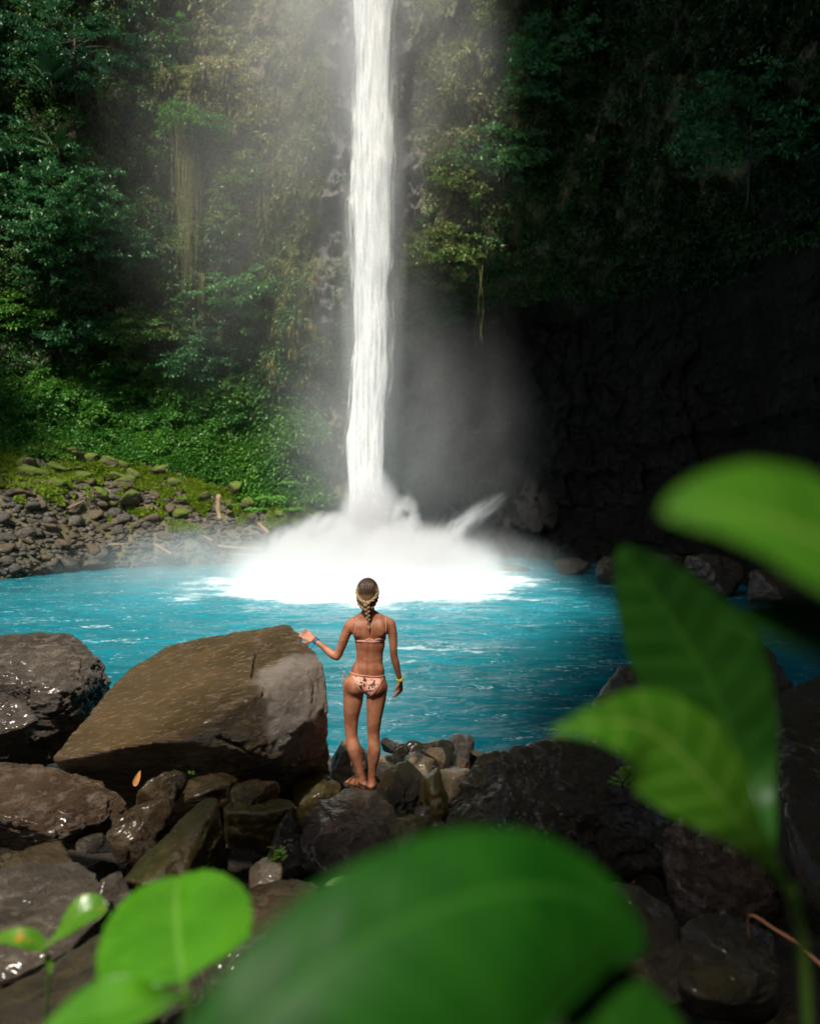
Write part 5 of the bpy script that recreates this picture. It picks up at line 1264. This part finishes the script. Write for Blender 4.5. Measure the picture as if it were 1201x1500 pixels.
rope('twist', [B(553.5, 862, -.03), B(552, 871, -.070), B(546.5, 877.5, -.098), B(538.5, 880.5, -.105)], .010, .013, 2, 5)
rope('twist', [B(524, 874, -.02), B(527, 882, -.055), B(532, 888, -.080), B(538, 892, -.092)], .012, .012, 2, 5, .75)
rope('twist', [B(553, 874, -.02), B(550, 882, -.055), B(545, 888, -.080), B(539, 892, -.092)], .012, .012, 2, 5, .75)
T = []; 
for k in range(11):
    py_ = 881 + k * 3.1; sg = -1 if k % 2 else 1; r = .021 * (1 - k / 15)
    c1 = B(538.5 + .25 * k + sg * 2.3 * (1 - k / 15), py_, -.108 + .0035 * k); dv = Vector((-sg * .55, 0, -.85))
    T.append(([c1 - dv * r * 1.1, c1 - dv * r * .5, c1, c1 + dv * r * .6, c1 + dv * r * 1.2], [r * .3, r * .75, r * .85, r * .7, r * .25]))
T.append(([B(541.3, 914, -.085), B(541.6, 918, -.085), B(541.8, 922, -.09)], [.010, .007, .002]))
me = tube_mesh('braid', T, HM, 10); at = me.attributes.new('blond', 'FLOAT', 'POINT'); at.data.foreach_set('value', np.full(len(me.vertices), .85, np.float32)); me.transform(Matrix.Translation(-ORG)); link('braid', me, hairp)

# ------------------------------------------------------------------ foreground plants
def blade(parent, rib, halfw, up, mat, **k):
    o = parent.location
    me = broad_leaf('leaf', [W(*p) - o for p in rib], halfw, up, mat, **k); return link('leaf', me, parent)
def stalk(parent, pts, r0, r1, mat=None, name='stem'):
    o = parent.location; cc = catmull([p - o for p in pts], 6)
    link(name, tube_mesh(name, [(cc, list(np.linspace(r0, r1, len(cc))))], mat or M_stem, 8), parent)
def gpt(px, py_, D):
    p = W(px, py_, D); return p
# round leaf, lower left
t = thing('broadleaf_plant', W(276, 1600, .85), 'plant with a round bright green leaf at the lower left', 'plant')
blade(t, [(268, 1437, .80), (262, 1380, .86), (258, 1325, .93), (262, 1284, 1.0)], .092, Vector((.05, -.62, 1)), M_leaf, shape='round', wprof=[(0, .15), (.03, .6), (.12, .92), (.3, 1.05), (.5, 1.08), (.7, .98), (.86, .74), (.95, .45), (1, 0)], fold=.30, asym=(1.0, .95), nseg=60, nac=31, vein=.035, curl=.35)
blade(t, [(272, 1458, .74), (215, 1466, .70), (140, 1485, .68), (60, 1510, .66)], .034, Vector((0, -.3, 1)), M_leaf, shape='lance', fold=.2)
stalk(t, [W(268, 1437, .80), W(276, 1475, .80), W(276, 1600, .85), W(280, 1900, .9)], .0035, .005)
# spotted leaves, left edge
t = thing('seedling', W(66, 1440, 1.35), 'small plant with yellow-spotted leaves at the left edge', 'plant')
blade(t, [(68, 1387, 1.35), (95, 1362, 1.35), (125, 1336, 1.36), (158, 1328, 1.38)], .032, Vector((-.2, -.7, 1)), M_leaf_spot, shape='ovate', wprof=[(0, .1), (.2, .25), (.45, .8), (.7, 1.1), (.88, .8), (.97, .4), (1, 0)], fold=.3, vein=.12, nseg=40)
blade(t, [(66, 1388, 1.35), (40, 1376, 1.34), (10, 1374, 1.33), (-30, 1385, 1.3)], .020, Vector((0, -.5, 1)), M_leaf_spot, shape='ovate', vein=.05)
stalk(t, [W(67, 1386, 1.35), W(70, 1405, 1.36), W(72, 1430, 1.38), W(66, 1520, 1.42)], .003, .003)
blade(t, [(68, 1400, 1.36), (72, 1412, 1.36), (73, 1430, 1.35)], .007, Vector((1, -.7, 0)), M_leaf_spot)
# small bright leaf peeping over the big one
t = thing('seedling', W(500, 1330, 1.9), 'small bright leaf peeping over the big blurred leaf', 'plant')
blade(t, [(520, 1312, 1.9), (500, 1297, 1.9), (474, 1294, 1.9)], .030, Vector((0, -.8, .9)), M_leaf, shape='ovate')
stalk(t, [W(520, 1312, 1.9), W(530, 1350, 1.9), W(540, 1480, 1.95)], .002, .003)
# big blurred leaf along the bottom
t = thing('giant_leaf_plant', W(520, 2300, .5), 'plant with a giant blurred dark green leaf across the bottom', 'plant')
blade(t, [(230, 1680, .33), (400, 1475, .36), (600, 1345, .40), (770, 1300, .44), (880, 1325, .48), (950, 1385, .51)], .042, Vector((.02, -.80, .70)), M_leaf_low, asym=(1, 2.0), shape='ovate', wprof=[(0, .3), (.12, .7), (.3, .98), (.5, 1.02), (.68, .85), (.84, .5), (.94, .24), (1, 0)], fold=.14, nseg=60, nac=25, vein=.03, curl=.25)
blade(t, [(1010, 1640, .52), (930, 1530, .50), (830, 1450, .49), (720, 1440, .48)], .042, Vector((.05, -.6, .8)), M_leaf_dark, shape='ovate', fold=.2, vein=.05)
stalk(t, [W(230, 1680, .33), W(260, 1900, .38), W(520, 2300, .5)], .003, .006); stalk(t, [W(1010, 1640, .52), W(1000, 1800, .53), W(900, 2100, .56)], .003, .006)
# plant with the upright and the long leaf on the right
t = thing('broadleaf_plant', W(1165, 1400, .66), 'plant with one upright and one long pointed leaf at the right', 'plant')
blade(t, [(1168, 1318, .64), (1108, 1236, .625), (1034, 1146, .61), (955, 1070, .60), (880, 1058, .58), (800, 1073, .56)], .052, Vector((-.45, -.95, .35)), M_leaf_mid, shape='lance', wprof=[(0, .04), (.12, .12), (.28, .36), (.45, .78), (.58, 1.0), (.70, .80), (.83, .38), (.93, .15), (1, 0)], fold=.1, nseg=50, nac=21, vein=.02, asym=(1.0, .9))
blade(t, [(1130, 1260, .68), (1100, 1150, .76), (1040, 1000, .76), (965, 880, .75), (904, 795, .74)], .068, Vector((-.35, -1, .1)), M_leaf_dark, shape='lance', wprof=[(0, .04), (.2, .3), (.4, .75), (.58, 1.0), (.72, .92), (.86, .6), (.95, .28), (1, 0)], fold=.15, nseg=50, nac=21, vein=.02)
stalk(t, [W(1158, 1300, .64), W(1175, 1400, .66), W(1190, 1700, .75)], .0045, .006)
# blurred leaf top right and the dim one under it
t = thing('broadleaf_plant', W(1330, 1100, .42), 'plant with a heavily blurred leaf entering at the upper right edge', 'plant')
blade(t, [(1360, 880, .42), (1260, 820, .40), (1140, 765, .375), (1050, 745, .36), (965, 752, .35)], .046, Vector((-.1, -.9, .6)), M_leaf_mid, shape='ovate', wprof=[(0, .15), (.15, .6), (.35, .98), (.5, 1.0), (.68, .8), (.85, .45), (.95, .22), (1, 0)], fold=.12, nseg=40, nac=17)
blade(t, [(1300, 980, .44), (1200, 930, .40), (1130, 910, .38), (1050, 900, .37)], .026, Vector((-.1, -.9, .6)), M_leaf_dark, shape='ovate', fold=.1)
stalk(t, [W(1360, 880, .42), W(1370, 1000, .44), W(1360, 1500, .5)], .004, .006)
# grass tuft at the bottom
t = thing('grass_tuft', W(620, 1560, .9), 'tuft of green and reddish blades at the bottom edge', 'plant')
for i, (x0, x1, y1, m_) in enumerate([(575, 585, 1452, M_leaf), (600, 618, 1440, M_leaf), (615, 615, 1455, M_leaf_spot), (650, 632, 1442, M_leaf_spot), (560, 520, 1480, M_leaf), (640, 665, 1460, M_leaf_spot)]):
    blade(t, [(620, 1590, .9), (x0, 1510, .9), (x1, y1, .88)], .008, Vector((.2, -1, .3)), m_, shape='lance', nseg=14, nac=5)
# twig
t = tube_mesh('twig', [([p - W(1098, 1340, 2.0) for p in catmull([W(1096, 1378, 2.05), W(1098, 1341, 2.0), W(1135, 1362, 1.95), W(1170, 1385, 1.9), W(1230, 1440, 1.8)], 6)], list(np.linspace(.003, .005, 25)))], plain('twig', (.22, .09, .04), .7), 6)
o = link('twig', t, label='bent reddish dead twig at the lower right', category='twig'); o.location = W(1098, 1340, 2.0)
